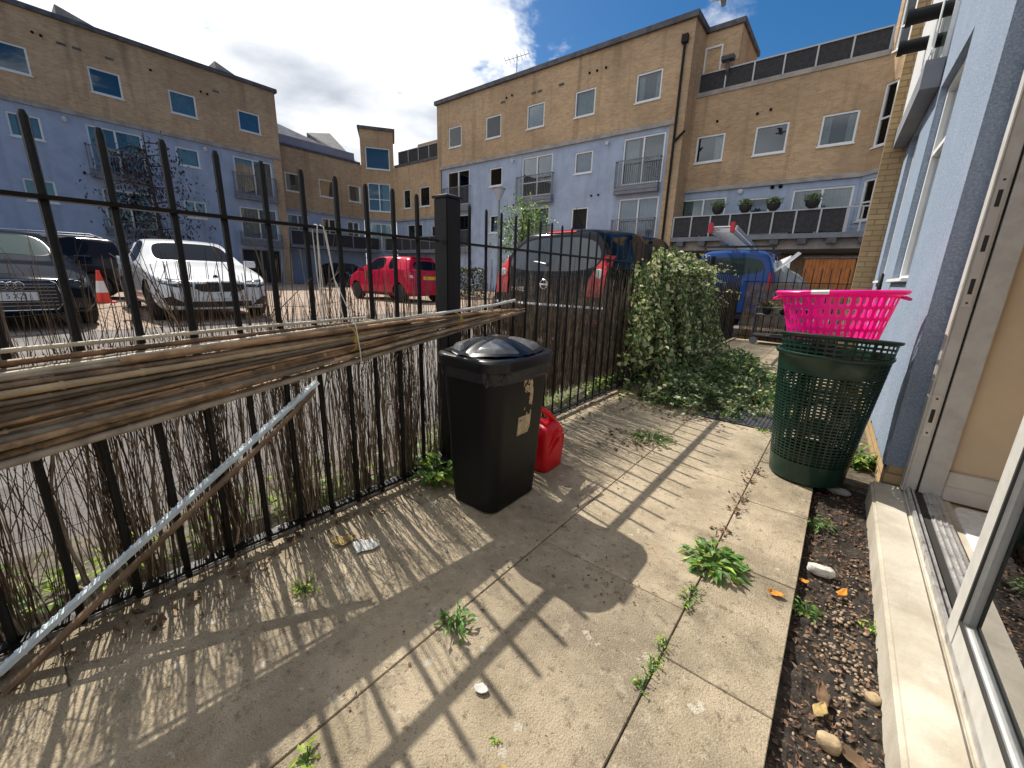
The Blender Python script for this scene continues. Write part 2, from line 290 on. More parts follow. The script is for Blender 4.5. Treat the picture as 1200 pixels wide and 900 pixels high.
# ------------------------------------------------------------------ mesh helpers
class MB:
    def __init__(s): s.v = []; s.f = []; s.sm = False
    def quad(s, a, b, c, d):
        n = len(s.v); s.v += [a, b, c, d]; s.f.append((n, n+1, n+2, n+3)); return s
    def box(s, x0, x1, y0, y1, z0, z1, P=None, rot=None):
        n = len(s.v)
        for x in (x0, x1):
            for y in (y0, y1):
                for z in (z0, z1):
                    s.v.append(tuple(P(x, y, z)) if P else (x, y, z))
        for q in ((0,1,3,2),(4,6,7,5),(0,4,5,1),(2,3,7,6),(0,2,6,4),(1,5,7,3)): s.f.append(tuple(n+i for i in q))
        return s
    def tube(s, pts, r, n=8, cap=True):
        pts = [Vector(p) for p in pts]; rs = r if isinstance(r, (list, tuple)) else [r]*len(pts)
        base = len(s.v); prev = None
        for i, p in enumerate(pts):
            d = (pts[min(i+1, len(pts)-1)]-pts[max(i-1, 0)])
            if d.length < 1e-9: d = Vector((0, 0, 1))
            d.normalize()
            if prev is None: a = d.orthogonal().normalized()
            else:
                a = prev-d*prev.dot(d)
                a = a.normalized() if a.length > 1e-6 else d.orthogonal().normalized()
            prev = a; b = d.cross(a)
            for k in range(n):
                t = 2*PI*k/n; s.v.append(tuple(p+(a*math.cos(t)+b*math.sin(t))*rs[i]))
        for i in range(len(pts)-1):
            for k in range(n):
                s.f.append((base+i*n+k, base+i*n+(k+1)%n, base+(i+1)*n+(k+1)%n, base+(i+1)*n+k))
        if cap:
            s.f.append(tuple(base+k for k in reversed(range(n)))); e = base+(len(pts)-1)*n; s.f.append(tuple(e+k for k in range(n)))
        return s
    def lathe(s, prof, c=(0, 0, 0), n=24, axis='z', cap=True):
        base = len(s.v)
        for r, h in prof:
            for k in range(n):
                t = 2*PI*k/n; x, y = r*math.cos(t), r*math.sin(t)
                p = {'z': (x, y, h), 'y': (x, h, -y), 'x': (h, x, y)}[axis]
                s.v.append((p[0]+c[0], p[1]+c[1], p[2]+c[2]))
        for i in range(len(prof)-1):
            for k in range(n): s.f.append((base+i*n+k, base+i*n+(k+1)%n, base+(i+1)*n+(k+1)%n, base+(i+1)*n+k))
        if cap:
            s.f.append(tuple(base+k for k in reversed(range(n)))); e = base+(len(prof)-1)*n; s.f.append(tuple(e+k for k in range(n)))
        return s
    def loft(s, rings, cap=True):
        base = len(s.v); n = len(rings[0])
        for r in rings: s.v += [tuple(p) for p in r]
        for i in range(len(rings)-1):
            for k in range(n): s.f.append((base+i*n+k, base+i*n+(k+1)%n, base+(i+1)*n+(k+1)%n, base+(i+1)*n+k))
        if cap:
            s.f.append(tuple(base+k for k in reversed(range(n)))); e = base+(len(rings)-1)*n; s.f.append(tuple(e+k for k in range(n)))
        return s
    def leaf(s, p, d, up, L, w, fold=.25, droop=.0):
        p = Vector(p); d = Vector(d).normalized(); side = d.cross(Vector(up))
        if side.length < 1e-4: side = d.orthogonal()
        side.normalize(); nrm = side.cross(d)
        n = len(s.v); m = p+d*L*.45-nrm*droop*L*.2
        s.v += [tuple(p), tuple(m+side*w*.5+nrm*fold*w), tuple(p+d*L-nrm*droop*L), tuple(m-side*w*.5+nrm*fold*w), tuple(m)]
        s.f += [(n, n+1, n+4), (n+1, n+2, n+4), (n, n+4, n+3), (n+4, n+2, n+3)]
        return s
    def build(s, name, mat, parent=None, local=False, smooth=False, bevel=0., angle=40):
        me = bpy.data.meshes.new(name)
        off = Vector((0, 0, 0))
        if parent and not local:
            q = parent
            while q: off = off+Vector(q.location); q = q.parent
        me.from_pydata([(v[0]-off.x, v[1]-off.y, v[2]-off.z) for v in s.v], [], s.f); me.validate()
        o = bpy.data.objects.new(name, me); C.objects.link(o)
        bm = bmesh.new(); bm.from_mesh(me); bmesh.ops.recalc_face_normals(bm, faces=bm.faces)
        if bevel: bmesh.ops.bevel(bm, geom=[e for e in bm.edges if len(e.link_faces) == 2 and e.calc_face_angle(0) > .5], offset=bevel, segments=2, affect='EDGES', clamp_overlap=True)
        bm.to_mesh(me); bm.free()
        if smooth:
            for p in me.polygons: p.use_smooth = True
            if angle < 180: me.set_sharp_from_angle(angle=math.radians(angle))
        if mat: me.materials.append(M[mat] if isinstance(mat, str) else mat)
        if parent: o.parent = parent
        return o

def thing(name, label, cat, loc=(0, 0, 0), group=None, rz=0.):
    o = bpy.data.objects.new(name, None); C.objects.link(o); o.location = loc; o.rotation_euler = (0, 0, rz)
    o.empty_display_size = .1
    o['label'] = label; o['category'] = cat
    if group: o['group'] = group
    return o
def tag(o, label, cat, group=None, kind=None):
    o['label'] = label; o['category'] = cat
    if group: o['group'] = group
    if kind: o['kind'] = kind
    return o
def struct(o): o['kind'] = 'structure'; return o
def rrect(hx, hy, r, z, c=(0, 0), n=5, back=None):
    """rounded rectangle ring"""
    pts = []
    for (sx, sy, a0) in ((1, 1, 0), (-1, 1, 90), (-1, -1, 180), (1, -1, 270)):
        for k in range(n+1):
            a = math.radians(a0+90*k/n); pts.append((c[0]+sx*(hx-r)+r*math.cos(a), c[1]+sy*(hy-r)+r*math.sin(a), z))
    return pts
def text_mesh(body, size, depth=.002):
    cu = bpy.data.curves.new('txt', 'FONT'); cu.body = body; cu.size = size; cu.align_x = 'CENTER'; cu.align_y = 'CENTER'; cu.extrude = depth; cu.resolution_u = 3
    o = bpy.data.objects.new('txt', cu); C.objects.link(o); dg = bpy.context.evaluated_depsgraph_get(); dg.update()
    me = bpy.data.meshes.new_from_object(o.evaluated_get(dg)); bpy.data.objects.remove(o)
    mb = MB(); mb.v = [tuple(v.co) for v in me.vertices]; mb.f = [tuple(p.vertices) for p in me.polygons]; bpy.data.meshes.remove(me)
    return mb
def text_obj(name, body, size, mat, parent, Mx, depth=.002):
    mb = text_mesh(body, size, depth); mb.v = [tuple(Mx @ Vector(v)) for v in mb.v]
    return mb.build(name, mat, parent, local=True)
def split_islands(o):
    me = o.data; wb = bmesh.new(); wb.from_mesh(me); bmesh.ops.remove_doubles(wb, verts=wb.verts, dist=1e-6); wb.to_mesh(me); wb.free(); n = len(me.vertices); p = list(range(n))
    def find(a):
        while p[a] != a: p[a] = p[p[a]]; a = p[a]
        return a
    for e in me.edges:
        a, b = find(e.vertices[0]), find(e.vertices[1])
        if a != b: p[a] = b
    roots = sorted({find(i) for i in range(n)})
    if len(roots) < 2: return
    for r in roots[1:]+roots[:1]:
        bm = bmesh.new(); bm.from_mesh(me); bm.verts.ensure_lookup_table(); bmesh.ops.delete(bm, geom=[v for v in bm.verts if find(v.index) != r], context='VERTS')
        m2 = bpy.data.meshes.new(o.name.split('.')[0]); bm.to_mesh(m2); bm.free()
        for m in me.materials: m2.materials.append(m)
        if r == roots[0]: o.data = m2
        else: q = bpy.data.objects.new(o.name.split('.')[0], m2); C.objects.link(q); q.parent = o.parent
# ================================================================== GROUND
FX = -1.717                       # fence line
CPZ = .19                         # car park level
g = MB(); g.quad((-400, -400, -.09), (400, -400, -.09), (400, 400, -.09), (-400, 400, -.09)); struct(g.build('ground', 'soil'))
# car park: a raised slab left of the fence and beyond the end of the patio
g = MB(); XF = FX-.155
def xe(y): t = max(0, min(1, (y-2.6)/1.2)); return lerp(-3.4, -2.0, t*t*(3-2*t))
def cpz(x, y):
    t = max(0, min(1, (x-xe(y))/(XF-xe(y)))); return CPZ-(CPZ-.035)*t*t*(3-2*t)+(.006*noise.noise(Vector((x*3, y*3, 2))) if x > -6 else 0)*min(1, (XF-x)*8)
xs_ = [-70, -30, -12]+[-6+.125*k for k in range(int((6+XF)/.125))]+[XF]; ys_g = [-40, -12, -6]+[-3+.2*k for k in range(64)]+[9.9, 14, 30, 60]
for a, b in zip(xs_, xs_[1:]):
    for c, d in zip(ys_g, ys_g[1:]): g.quad((a, c, cpz(a, c)), (b, c, cpz(b, c)), (b, d, cpz(b, d)), (a, d, cpz(a, d)))
g.quad((XF, 9.9, CPZ-.002), (40, 9.9, CPZ-.002), (40, 60, CPZ-.002), (XF, 60, CPZ-.002)); g.quad((XF, 9.9, -.1), (40, 9.9, -.1), (40, 9.9, CPZ-.002), (XF, 9.9, CPZ-.002))
struct(g.build('car_park', 'tarmac', smooth=True, angle=30))
g = MB()
g.quad((-70, -40, CPZ+.004), (-8.4, -40, CPZ+.004), (-8.4, 60, CPZ+.004), (-70, 60, CPZ+.004))
struct(g.build('block_paving', 'pave'))
# kerb beside the fence, and the verge of dirt behind it
g = MB()
y = -1.2
while y < 9.7:
    g.box(FX-.10, FX-.028, y, min(y+.9, 9.7)-.006, -.06, .012+U(-.004, .004)); y += .9
struct(g.build('kerb', 'kerb', bevel=.006))
g = MB(); nY = 120
for i in range(nY):
    y0, y1 = -1.2+11.0*i/nY, -1.2+11.0*(i+1)/nY
    def f(x, y):
        z = cpz(x, y)+.012 if x <= XF else lerp(.047, -.01, (x-XF)/.055)
        return (x, y, (z if x > FX-.52+.14*noise.noise(Vector((y*2.3, 1, 5))) else z-.03)+.012*noise.noise(Vector((x*14, y*11, 0))))
    vx = [FX-.10, FX-.125, XF, FX-.2, FX-.26, FX-.32, FX-.40, FX-.48, FX-.62]
    for xa, xb in zip(vx, vx[1:]): g.quad(f(xa, y0), f(xb, y0), f(xb, y1), f(xa, y1))
struct(g.build('verge', 'verge', smooth=True, angle=180))
# patio paving: each slab its own island in one structure
g = MB(); bed = MB(); bed.box(FX-.03, .048, -1.3, 2.97, -.085, -.008); bed.box(FX-.03, .35, 2.985, 9.85, -.085, -.008); 
cols = [(-1.478, -.852), (-.849, -.2500), (-.2460, .052)]
offs = [-.35-2.4, .22-1.24*2, 1.11-.62*5]; lens = [2.4, 1.2, .62]
for (x0, x1), y, LN in zip(cols, offs, lens):
    while y < 9.8:
        a, b = y, y+LN
        if b < -1.25: y += LN; continue
        cg = .0015 if x1 < -.1 else .004; g.box(x0+U(0, .001), x1-U(0, .0015), max(a, -1.32), min(y+LN-cg, 9.8), -.05, (U(-.002, .001) if x1 > -.1 else U(-.0008, .0008)))
        y += LN
y = -1.3
while y < 9.7:                                  # concrete edging strip along the fence
    g.box(FX-.022, -1.481, y, min(y+1.24, 9.8)-.004, -.05, -.004+U(-.002, .002)); y += 1.24
y = 2.99
while y < 9.7:                                  # slabs that reach the house wall beyond the soil bed
    g.box(.058, .66, y, y+.6, -.05, -.012+U(-.003, .003)); y += .605
struct(g.build('patio_paving', 'slab', bevel=.0018))
struct(bed.build('joint_bed', 'joint'))
# soil bed beside the house
g = MB(); nx, ny = 26, 150
def bedz(x, y):
    e = min(1, min(x-.052, .40-x)/.03) if .052 < x < .40 else 0
    return -.045+.016*noise.noise(Vector((x*16, y*16, 1)))+.012*noise.noise(Vector((x*45, y*45, 4)))+.006*noise.noise(Vector((x*110, y*110, 4)))
for i in range(nx):
    for j in range(ny):
        xs = [.052+(.40-.052)*k/nx for k in (i, i+1)]; ys = [.2+2.79*k/ny for k in (j, j+1)]
        g.quad(*[(x, y, bedz(x, y)) for x, y in ((xs[0], ys[0]), (xs[1], ys[0]), (xs[1], ys[1]), (xs[0], ys[1]))])
struct(g.build('soil_bed', 'soil', smooth=True, angle=180))
# bark and leaf litter over the bed, gravel pebbles in its middle: nobody could count them
g = MB()
for k in range(2600):
    x, y = U(.06, .30), U(.55, 2.95)
    if random.random() > .25+.75*max(0, min(1, .5+1.6*noise.noise(Vector((x*7, y*4, 9))))): continue
    z = bedz(x, y)+.004; a = U(0, 2*PI); d = (math.cos(a), math.sin(a), U(-.3, .5)); L = U(.006, .026)
    g.leaf((x, y, z), d, (U(-.5, .5), U(-.5, .5), 1), L, L*U(.3, .7), U(-.3, .5), U(-.4, .4))
tag(g.build('bark_litter', 'chip'), 'brown bark chips and leaf bits over the soil bed', 'bark chips', kind='stuff')
g = MB()
for k in range(620):
    y = random.gauss(1.55, .26); x = random.gauss(.21, .045)
    if k % 5 == 0: x, y = U(.07, .29), U(.6, 2.9)
    if not (.062 < x < .292 and .5 < y < 2.93): continue
    r = U(.002, .0075); c = (x, y, bedz(x, y)+r*.5)
    sx, sy, sz = U(.7, 1.3), U(.7, 1.3), U(.5, .8); b0 = len(g.v)
    for zz_ in (-1, -.5, .3, .8):
        rr = math.sqrt(max(.02, 1-zz_*zz_))
        for q in range(6): g.v.append((c[0]+r*sx*rr*math.cos(q*PI/3+x*99), c[1]+r*sy*rr*math.sin(q*PI/3+x*99), c[2]+r*sz*zz_))
    for i in range(3):
        for q in range(6): g.f.append((b0+i*6+q, b0+i*6+(q+1) % 6, b0+i*6+6+(q+1) % 6, b0+i*6+6+q))
    g.f.append(tuple(b0+18+q for q in range(6)))
tag(g.build('gravel', 'pebble', smooth=True, angle=180), 'small tan and brown gravel pebbles spread over the soil bed', 'gravel', kind='stuff')

# ================================================================== HOUSE ON THE RIGHT
HX, HY = .338, 2.97; dX = (.235-.338)/(7.0-2.97)           # house wall line, very slightly turned
def PW(u, d, z): # u along the wall from its near corner, d outwards (towards the patio)
    L = math.hypot(1, dX); ux, uy = dX/L, 1/L
    return (HX+u*ux-d*uy, HY+u*uy+d*ux, z)
def wall_skin(mb, P, u0, u1, z0, z1, holes, depth):
    us = sorted({u0, u1, *[h[0] for h in holes], *[h[1] for h in holes]}); zs = sorted({z0, z1, *[h[2] for h in holes], *[h[3] for h in holes]})
    us = [u for u in us if u0-1e-6 <= u <= u1+1e-6]; zs = [z for z in zs if z0-1e-6 <= z <= z1+1e-6]
    for a, b in zip(us, us[1:]):
        for c, d in zip(zs, zs[1:]):
            mu, mz = (a+b)/2, (c+d)/2
            if any(h[0] < mu < h[1] and h[2] < mz < h[3] for h in holes): continue
            mb.quad(P(a, 0, c), P(b, 0, c), P(b, 0, d), P(a, 0, d))
    for a, b, c, d in holes:
        a, b, c, d = max(a, u0), min(b, u1), max(c, z0), min(d, z1)
        mb.quad(P(a, 0, c), P(a, -depth, c), P(a, -depth, d), P(a, 0, d)); mb.quad(P(b, 0, c), P(b, -depth, c), P(b, -depth, d), P(b, 0, d))
        mb.quad(P(a, 0, d), P(b, 0, d), P(b, -depth, d), P(a, -depth, d)); mb.quad(P(a, 0, c), P(b, 0, c), P(b, -depth, c), P(a, -depth, c))
def frame_boxes(mb, P, u0, u1, z0, z1, d0, d1, w, mull=(), trans=()):
    mb.box(u0, u1, d0, d1, z0, z0+w, P=P); mb.box(u0, u1, d0, d1, z1-w, z1, P=P)
    mb.box(u0, u0+w, d0, d1, z0+w, z1-w, P=P); mb.box(u1-w, u1, d0, d1, z0+w, z1-w, P=P)
    for m_ in mull: mb.box(m_-w*.55, m_+w*.55, d0, d1, z0+w, z1-w, P=P)
    for t_ in trans: mb.box(u0+w, u1-w, d0+.003, d1-.003, t_-w*.4, t_+w*.4, P=P)
house = thing('house', 'pale blue roughcast house with brick pier and open sliding patio door', 'house', (.36, 2.97, 0))
wl = MB(); W1, W2 = (1.06, 2.06, 1.17, 2.68), (2.86, 3.62, 1.17, 2.72)
ZB = .17
wall_skin(wl, PW, 0, 4.05, ZB, 6.5, [W1, W2], .11)
wl.quad(PW(0, 0, ZB), PW(0, -.115, ZB), PW(0, -.115, 6.5), PW(0, 0, 6.5))         # end of the wall, facing the camera
wl.quad(PW(0, -.115, ZB), PW(0, -.45, 2.2), PW(0, -.45, 6.5), PW(0, -.115, 6.5))
wl.quad(PW(0, 0, ZB), PW(4.05, 0, ZB), PW(4.05, -.3, ZB), PW(0, -.3, ZB))
wl.quad(PW(0, 0, 6.5), PW(4.05, 0, 6.5), PW(4.05, -.3, 6.5), PW(0, -.3, 6.5))
wl.build('rendered_wall', 'blue_near', house)
# wall above the door, in line with the frame
wl = MB(); wl.box(.400, .62, -3., 2.962, 2.36, 6.5); wl.build('rendered_wall', 'blue_near', house)
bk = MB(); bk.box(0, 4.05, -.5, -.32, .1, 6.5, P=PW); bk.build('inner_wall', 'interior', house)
pl = MB(); pl.box(.0, 4.05, -.3, -.012, -.06, ZB-.001, P=PW); pl.build('brick_plinth', 'brick_near', house)
# ragged bottom edge of the render
rg = MB(); ru = [.02+.04*k for k in range(100)]; rh = [U(.008, .03)+.035*max(0, noise.noise(Vector((u*3, 0, 2)))) for u in ru]
for (a, b, c, d) in zip(ru, ru[1:], rh, rh[1:]):
    rg.quad(PW(a, -.002, ZB-.001), PW(b, -.002, ZB-.001), PW(b, -.004, ZB-d), PW(a, -.004, ZB-c)); rg.quad(PW(a, -.011, ZB-.001), PW(b, -.011, ZB-.001), PW(b, -.011, ZB-d), PW(a, -.011, ZB-c)); rg.quad(PW(a, -.004, ZB-c), PW(b, -.004, ZB-d), PW(b, -.011, ZB-d), PW(a, -.011, ZB-c))
rg.build('render_edge', 'blue_near', house)
for hole in (W1, W2):
    fr = MB(); frame_boxes(fr, PW, hole[0]+.002, hole[1]-.002, hole[2]+.002, hole[3]-.002, -.109, -.045, .055, trans=(hole[3]-.5,)); 
    fr.box(hole[0]+.005, hole[1]-.005, -.1, .035, hole[2]+.003, hole[2]+.03, P=PW)
    fo = fr.build('window', 'white_frame', house, bevel=.004)
    pn = MB(); pn.box(hole[0]+.05, hole[1]-.05, -.083, -.077, hole[2]+.05, hole[3]-.05, P=PW); pn.build('pane', 'glass', fo)
    cu = MB(); cu.box(hole[0]-.05, hole[1]+.05, -.20, -.19, hole[2], hole[3], P=PW); cu.build('curtain', 'curtain', fo)
# brick pier
pr = MB(); pr.box(.03, .62, 7.02, 7.6, -.06, 10.5); pr.build('brick_pier', 'brick_near', house)
# first-floor balcony box over the far window
by = MB(); by.box(2.15, 4.03, .006, .125, 2.72, 2.93, P=PW); by.build('balcony_slab', 'grey_slab', house)
rl = MB()
for u in [2.18+.115*k for k in range(17)]: rl.tube([PW(u, .10, 2.93), PW(u, .10, 3.95)], .007, 5)
for z in (2.99, 3.95): rl.box(2.15, 4.03, .088, .112, z-.012, z+.012, P=PW)
rl.build('balcony_rail', 'white_frame', house)
bd = MB(); frame_boxes(bd, PW, 2.2, 3.95, 2.94, 5.0, .001, .03, .06, mull=(3.07,)); bf = bd.build('window', 'white_frame', house)
pn = MB(); pn.box(2.25, 3.9, .010, .014, 2.99, 4.95, P=PW); pn.build('pane', 'car_glass_green', bf)
for u in (2.28, 2.85):
    sp = MB(); sp.tube([PW(u, .30, 3.32), PW(u, -.05, 3.32)], .055, 14); sp.tube([PW(u, .31, 3.32), PW(u, .27, 3.32)], .064, 14); sp.build('black_overflow_pipe', 'black_plastic', house, smooth=True)
# sliding door: frame, track, fixed jambs, leaf
sillz = .085
sb = MB(); sb.box(.292, .424, -1.2, 2.905, -.06, sillz); struct_sill = sb.build('door_sill', 'sill', house, bevel=.012)
db = MB(); db.box(.424, .60, -1.2, 2.93, -.06, sillz-.003); db.build('threshold', 'sill', house)
tk = MB()
tk.box(.430, .440, -1.2, 2.86, sillz-.003, sillz+.030); tk.box(.450, .458, -1.2, 2.86, sillz-.003, sillz+.024)
tk.box(.492, .560, -1.2, 2.86, sillz-.003, sillz+.018)
for q in (.500, .520, .540): tk.box(q, q+.004, -1.2, 2.86, sillz+.018, sillz+.024)
tk.build('door_track', 'track', house)
tk = MB(); tk.box(.4585, .4915, -1.2, 2.86, sillz-.003, sillz+.012); tk.build('brush_seal', 'dark_groove', house)
jb = MB()
jb.box(.422, .470, 2.86, 2.93, sillz, 2.28); jb.box(.415, .423, 2.855, 2.935, sillz, 2.28)
jb.box(.480, .565, 2.86, 2.93, sillz, 2.28)
jb.box(.415, .565, -1.2, 2.93, 2.28, 2.355)
jmb = jb.build('door_frame', 'door_alu', house, bevel=.003)
gv = MB(); gv.box(.470, .480, 2.885, 2.93, sillz, 2.28); gv.build('frame_gasket', 'dark_groove', jmb)
for z0_, z1_ in ((.40, .62), (1.05, 1.62)):
    kp = MB(); kp.box(.430, .460, 2.8565, 2.8602, z0_, z1_); kp.build('lock_keep', 'alu', jmb)
    n_ = 3 if z1_-z0_ > .3 else 1
    for q in range(n_):
        ks = MB(); zc = lerp(z0_, z1_, (q+.5)/n_); ks.box(.437, .452, 2.8545, 2.8563, zc-.035, zc+.035); ks.build('keep_slot', 'dark_groove', jmb)
    for zc in (z0_+.02, z1_-.02): ks = MB(); ks.lathe([(.005, 2.8545), (.005, 2.8563)], (.445, 0, zc), 8, 'y'); ks.build('screw_head', 'dark_groove', jmb)
def leaf_door(y0, y1):
    d = MB(); x0, x1 = .425, .468; z0, z1 = sillz+.032, 2.26; w = .082
    d.box(x0, x1, y1-w, y1, z0, z1); d.box(x0, x1, y0, y0+w, z0, z1)
    d.box(x0+.001, x1-.001, y0+w, y1-w, z0, z0+w); d.box(x0+.001, x1-.001, y0+w, y1-w, z1-w, z1)
    o = d.build('sliding_door', 'door_alu', house, bevel=.004)
    g_ = MB(); g_.box(.444, .450, y0+w-.01, y1-w+.01, z0+w-.01, z1-w+.01); g_.build('door_pane', 'door_glass', o)
    k = MB(); k.box(x0-.002, x0+.004, y1-w-.010, y1-w-.0005, z0+w, z1-w); k.box(x0-.002, x0+.004, y0+w, y1-w-.010, z0+w+.0005, z0+w+.010); k.build('gasket', 'dark_groove', o)
leaf_door(.35, 1.665)
# room behind the door
rm = MB(); rm.box(.566, 3.2, 2.90, 3.0, sillz-.02, 2.4); rm.build('room_wall', 'beige', house)
sk = MB(); sk.box(.566, 3.2, 2.872, 2.899, sillz, .235); sk.box(.566, 3.2, 2.862, 2.872, sillz, .16); sk.build('skirting_board', 'skirting', house, bevel=.003)
rm = MB(); rm.box(.562, 3.2, -2.5, 2.90, -.03, sillz-.012); rm.build('room_floor', 'laminate', house)
rm = MB(); rm.box(3.2, 3.3, -2.6, 3.0, 0, 2.4); rm.box(.566, 3.3, -2.6, -2.5, 0, 2.4); rm.box(.62, 3.3, -2.6, 3.0, 2.4, 2.5); rm.build('room_shell', 'beige', house)
dm = MB(); dm.loft([rrect(.30, .26, .05, sillz-.012, (.90, 2.56)), rrect(.295, .255, .05, sillz+.004, (.90, 2.56))]); tag(dm.build('doormat', 'doormat', smooth=True), 'pale rounded doormat on the floor just inside the patio door', 'doormat')
# broom handle leaning on the wall
bh = thing('broom', 'thin grey broom handle with black grip leaning on the blue wall', 'broom', (.30, 5.2, 0))
a, b = Vector((.20, 4.6, .0)), Vector((.215, 5.05, 1.25))
t_ = MB(); t_.tube([a, lerp(a, b, .88)], .010, 8); t_.build('handle', 'lamp_grey', bh, smooth=True)
t_ = MB(); t_.tube([lerp(a, b, .86), lerp(a, b, .87), lerp(a, b, .99), b], [.011, .017, .017, .010], 10); t_.build('grip', 'black_plastic', bh, smooth=True)
t_ = MB(); t_.box(.16, .24, 4.5, 4.72, .0, .05); t_.build('broom_head', 'black_plastic', bh)
# ================================================================== FLATS ROUND THE CAR PARK
def plane(O, ux, uy):      # O corner, (ux,uy) unit along the wall; outward normal is to the right-hand side given below
    def mk(nx, ny):
        return lambda u, d, z: (O[0]+u*ux+d*nx, O[1]+u*uy+d*ny, z)
    return mk
def curtain(P, u0, u1, z0, z1, fo, mode, mat='curtain'):
    def strip(a, b):
        mb = MB(); n = max(6, int((b-a)/.05)); 
        for i in range(n):
            f = lambda k: (lerp(a, b, k/n), -.235+.02*math.sin(k*1.9))
            (p, dp), (q, dq) = f(i), f(i+1); mb.quad(P(p, dp, z0), P(q, dq, z0), P(q, dq, z1), P(p, dp, z1))
        mb.build('curtain', mat, fo, smooth=True, angle=180)
    w = u1-u0
    if mode == 'full': strip(u0, u1)
    if mode == 'left': strip(u0, u0+w*.35)
    if mode == 'right': strip(u1-w*.35, u1)
    if mode == 'both': strip(u0, u0+w*.25); strip(u1-w*.25, u1)
def window(P, root, h, mull=False, trans=None, cur='none', cmat='curtain', w=.07, name='window'):
    u0, u1, z0, z1 = h; mb = MB()
    frame_boxes(mb, P, u0+.004, u1-.004, z0+.004, z1-.004, -.115, -.03, w, mull=((u0+u1)/2,) if mull else (), trans=trans or ())
    if name == 'window': mb.box(u0-.03, u1+.03, -.02, .05, z0-.05, z0+.003, P=P)
    fo = mb.build(name, 'white_frame', root)
    mb = MB(); mb.box(u0+.05, u1-.05, -.085, -.075, z0+.05, z1-.05, P=P); mb.build('pane', 'glass', fo)
    curtain(P, u0+.06, u1-.06, z0+.05, z1-.05, fo, cur, cmat)
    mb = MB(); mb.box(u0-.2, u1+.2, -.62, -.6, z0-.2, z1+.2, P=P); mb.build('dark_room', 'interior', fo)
    return fo
def balcony(P, root, u0, u1, z0, z1, d=.28):
    mb = MB(); mb.box(u0, u1, .004, d, z0, z0+.13, P=P); mb.box(u0+.02, u1-.02, .004, d-.02, z0+.16, z0+.30, P=P); mb.box(u0+.05, u1-.05, .004, d-.05, z0+.12, z0+.17, P=P)
    mb.build('balcony_slab', 'grey_slab', root)
    mb = MB(); n = int((u1-u0)/.11)
    for i in range(n+1):
        u = lerp(u0+.02, u1-.02, i/n); mb.box(u-.010, u+.010, d-.05, d-.03, z0+.30, z1-.04, P=P)
    for k in range(1, 3): mb.box(u0+.01, u0+.03, d*k/3-.01, d*k/3+.01, z0+.3, z1-.04, P=P); mb.box(u1-.03, u1-.01, d*k/3-.01, d*k/3+.01, z0+.3, z1-.04, P=P)
    for z in (z0+.36, z1-.02): mb.box(u0, u1, d-.06, d-.02, z-.02, z+.02, P=P); mb.box(u0, u0+.04, 0.004, d-.06, z-.02, z+.02, P=P); mb.box(u1-.04, u1, 0.004, d-.06, z-.02, z+.02, P=P)
    mb.build('balcony_rail', 'grey_metal', root)
def small_bits(P, root, spots, mat='black_plastic', name='air_vent', r=.055):
    for u, z in spots:
        mb = MB(); mb.tube([P(u, .002, z), P(u, .05, z), P(u, .07, z-.02)], [r, r, r*.7], 8); mb.build(name, mat, root)
random.seed(11)
# ---------- right-hand block (faces the car park across its end)
YR = 20.6; kR = YR/15
rx = lambda x: x*kR
rz = lambda z: EYE+(z-EYE)*kR
rb = thing('apartment_block', 'large four storey block of yellow brick over blue render behind the black car', 'apartment block', (-15, YR, 0), 'blocks of flats round the car park')
PR = lambda u, d, z: (u, YR-d, z)
top, band = 11.85, 8.12
xl, xr, xp = -23.3, -7.0, -7.62
H2 = [(rx(a), rx(b), rz(6.97), rz(7.84)) for a, b in ((-16.16, -15.29), (-13.77, -12.88), (-11.5, -10.63), (-9.25, -8.4), (-6.87, -5.98))]
DR = [(rx(a), rx(b), rz(4.42), rz(5.95)) for a, b in ((-16.33, -14.81), (-11.7, -10.15), (-7.15, -5.66))]
WR = [(rx(a), rx(b), rz(5.03), rz(5.79)) for a, b in ((-13.56, -12.8), (-9.13, -8.36))]
DG = [(rx(a), rx(b), rz(2.45), rz(3.97)) for a, b in ((-16.33, -14.81), (-11.73, -10.2), (-7.14, -5.66))]
WG = [(rx(-13.52), rx(-12.85), rz(3.05), rz(3.82)), (rx(-9.14), rx(-8.4), rz(2.9), rz(3.82))]
mb = MB(); wall_skin(mb, PR, xl, xr, band, top, H2, .13); mb.quad(PR(xl, 0, CPZ), PR(xl+.32, 0, CPZ), PR(xl+.32, 0, band), PR(xl, 0, band)); mb.quad(PR(xp, 0, CPZ), PR(xr, 0, CPZ), PR(xr, 0, band), PR(xp, 0, band))
mb.quad(PR(xp, 0, CPZ), PR(xp, -.09, CPZ), PR(xp, -.09, band), PR(xp, 0, band))
for X in (xl, xr): mb.quad(PR(X, 0, CPZ), PR(X, -7, CPZ), PR(X, -7, top), PR(X, 0, top))
mb.quad(PR(xl, 0, top-.01), PR(xr, 0, top-.01), PR(xr, -7, top-.01), PR(xl, -7, top-.01)); mb.quad(PR(xl, -7, CPZ), PR(xr, -7, CPZ), PR(xr, -7, top), PR(xl, -7, top))
mb.build('brick_wall', 'brick', rb)
mb = MB(); PB = lambda u, d, z: (u, YR+.06-d, z); wall_skin(mb, PB, xl+.32, xp, CPZ, band-.1, DR+WR+DG+WG, .10); mb.build('rendered_wall', 'blue', rb)
mb = MB(); mb.box(xl+.2, xp+.2, -.06, .05, band-.16, band+.02, P=PR); mb.build('string_course', 'conc_band', rb)
mb = MB(); mb.box(xl-.12, xr+.12, -7.1, .14, top, top+.22, P=PR); mb.build('coping', 'coping', rb)
for h, c, cm in zip(H2, ('none', 'left', 'none', 'full', 'both'), ['curtain']*5): window(PR, rb, h, cur=c, cmat=cm)
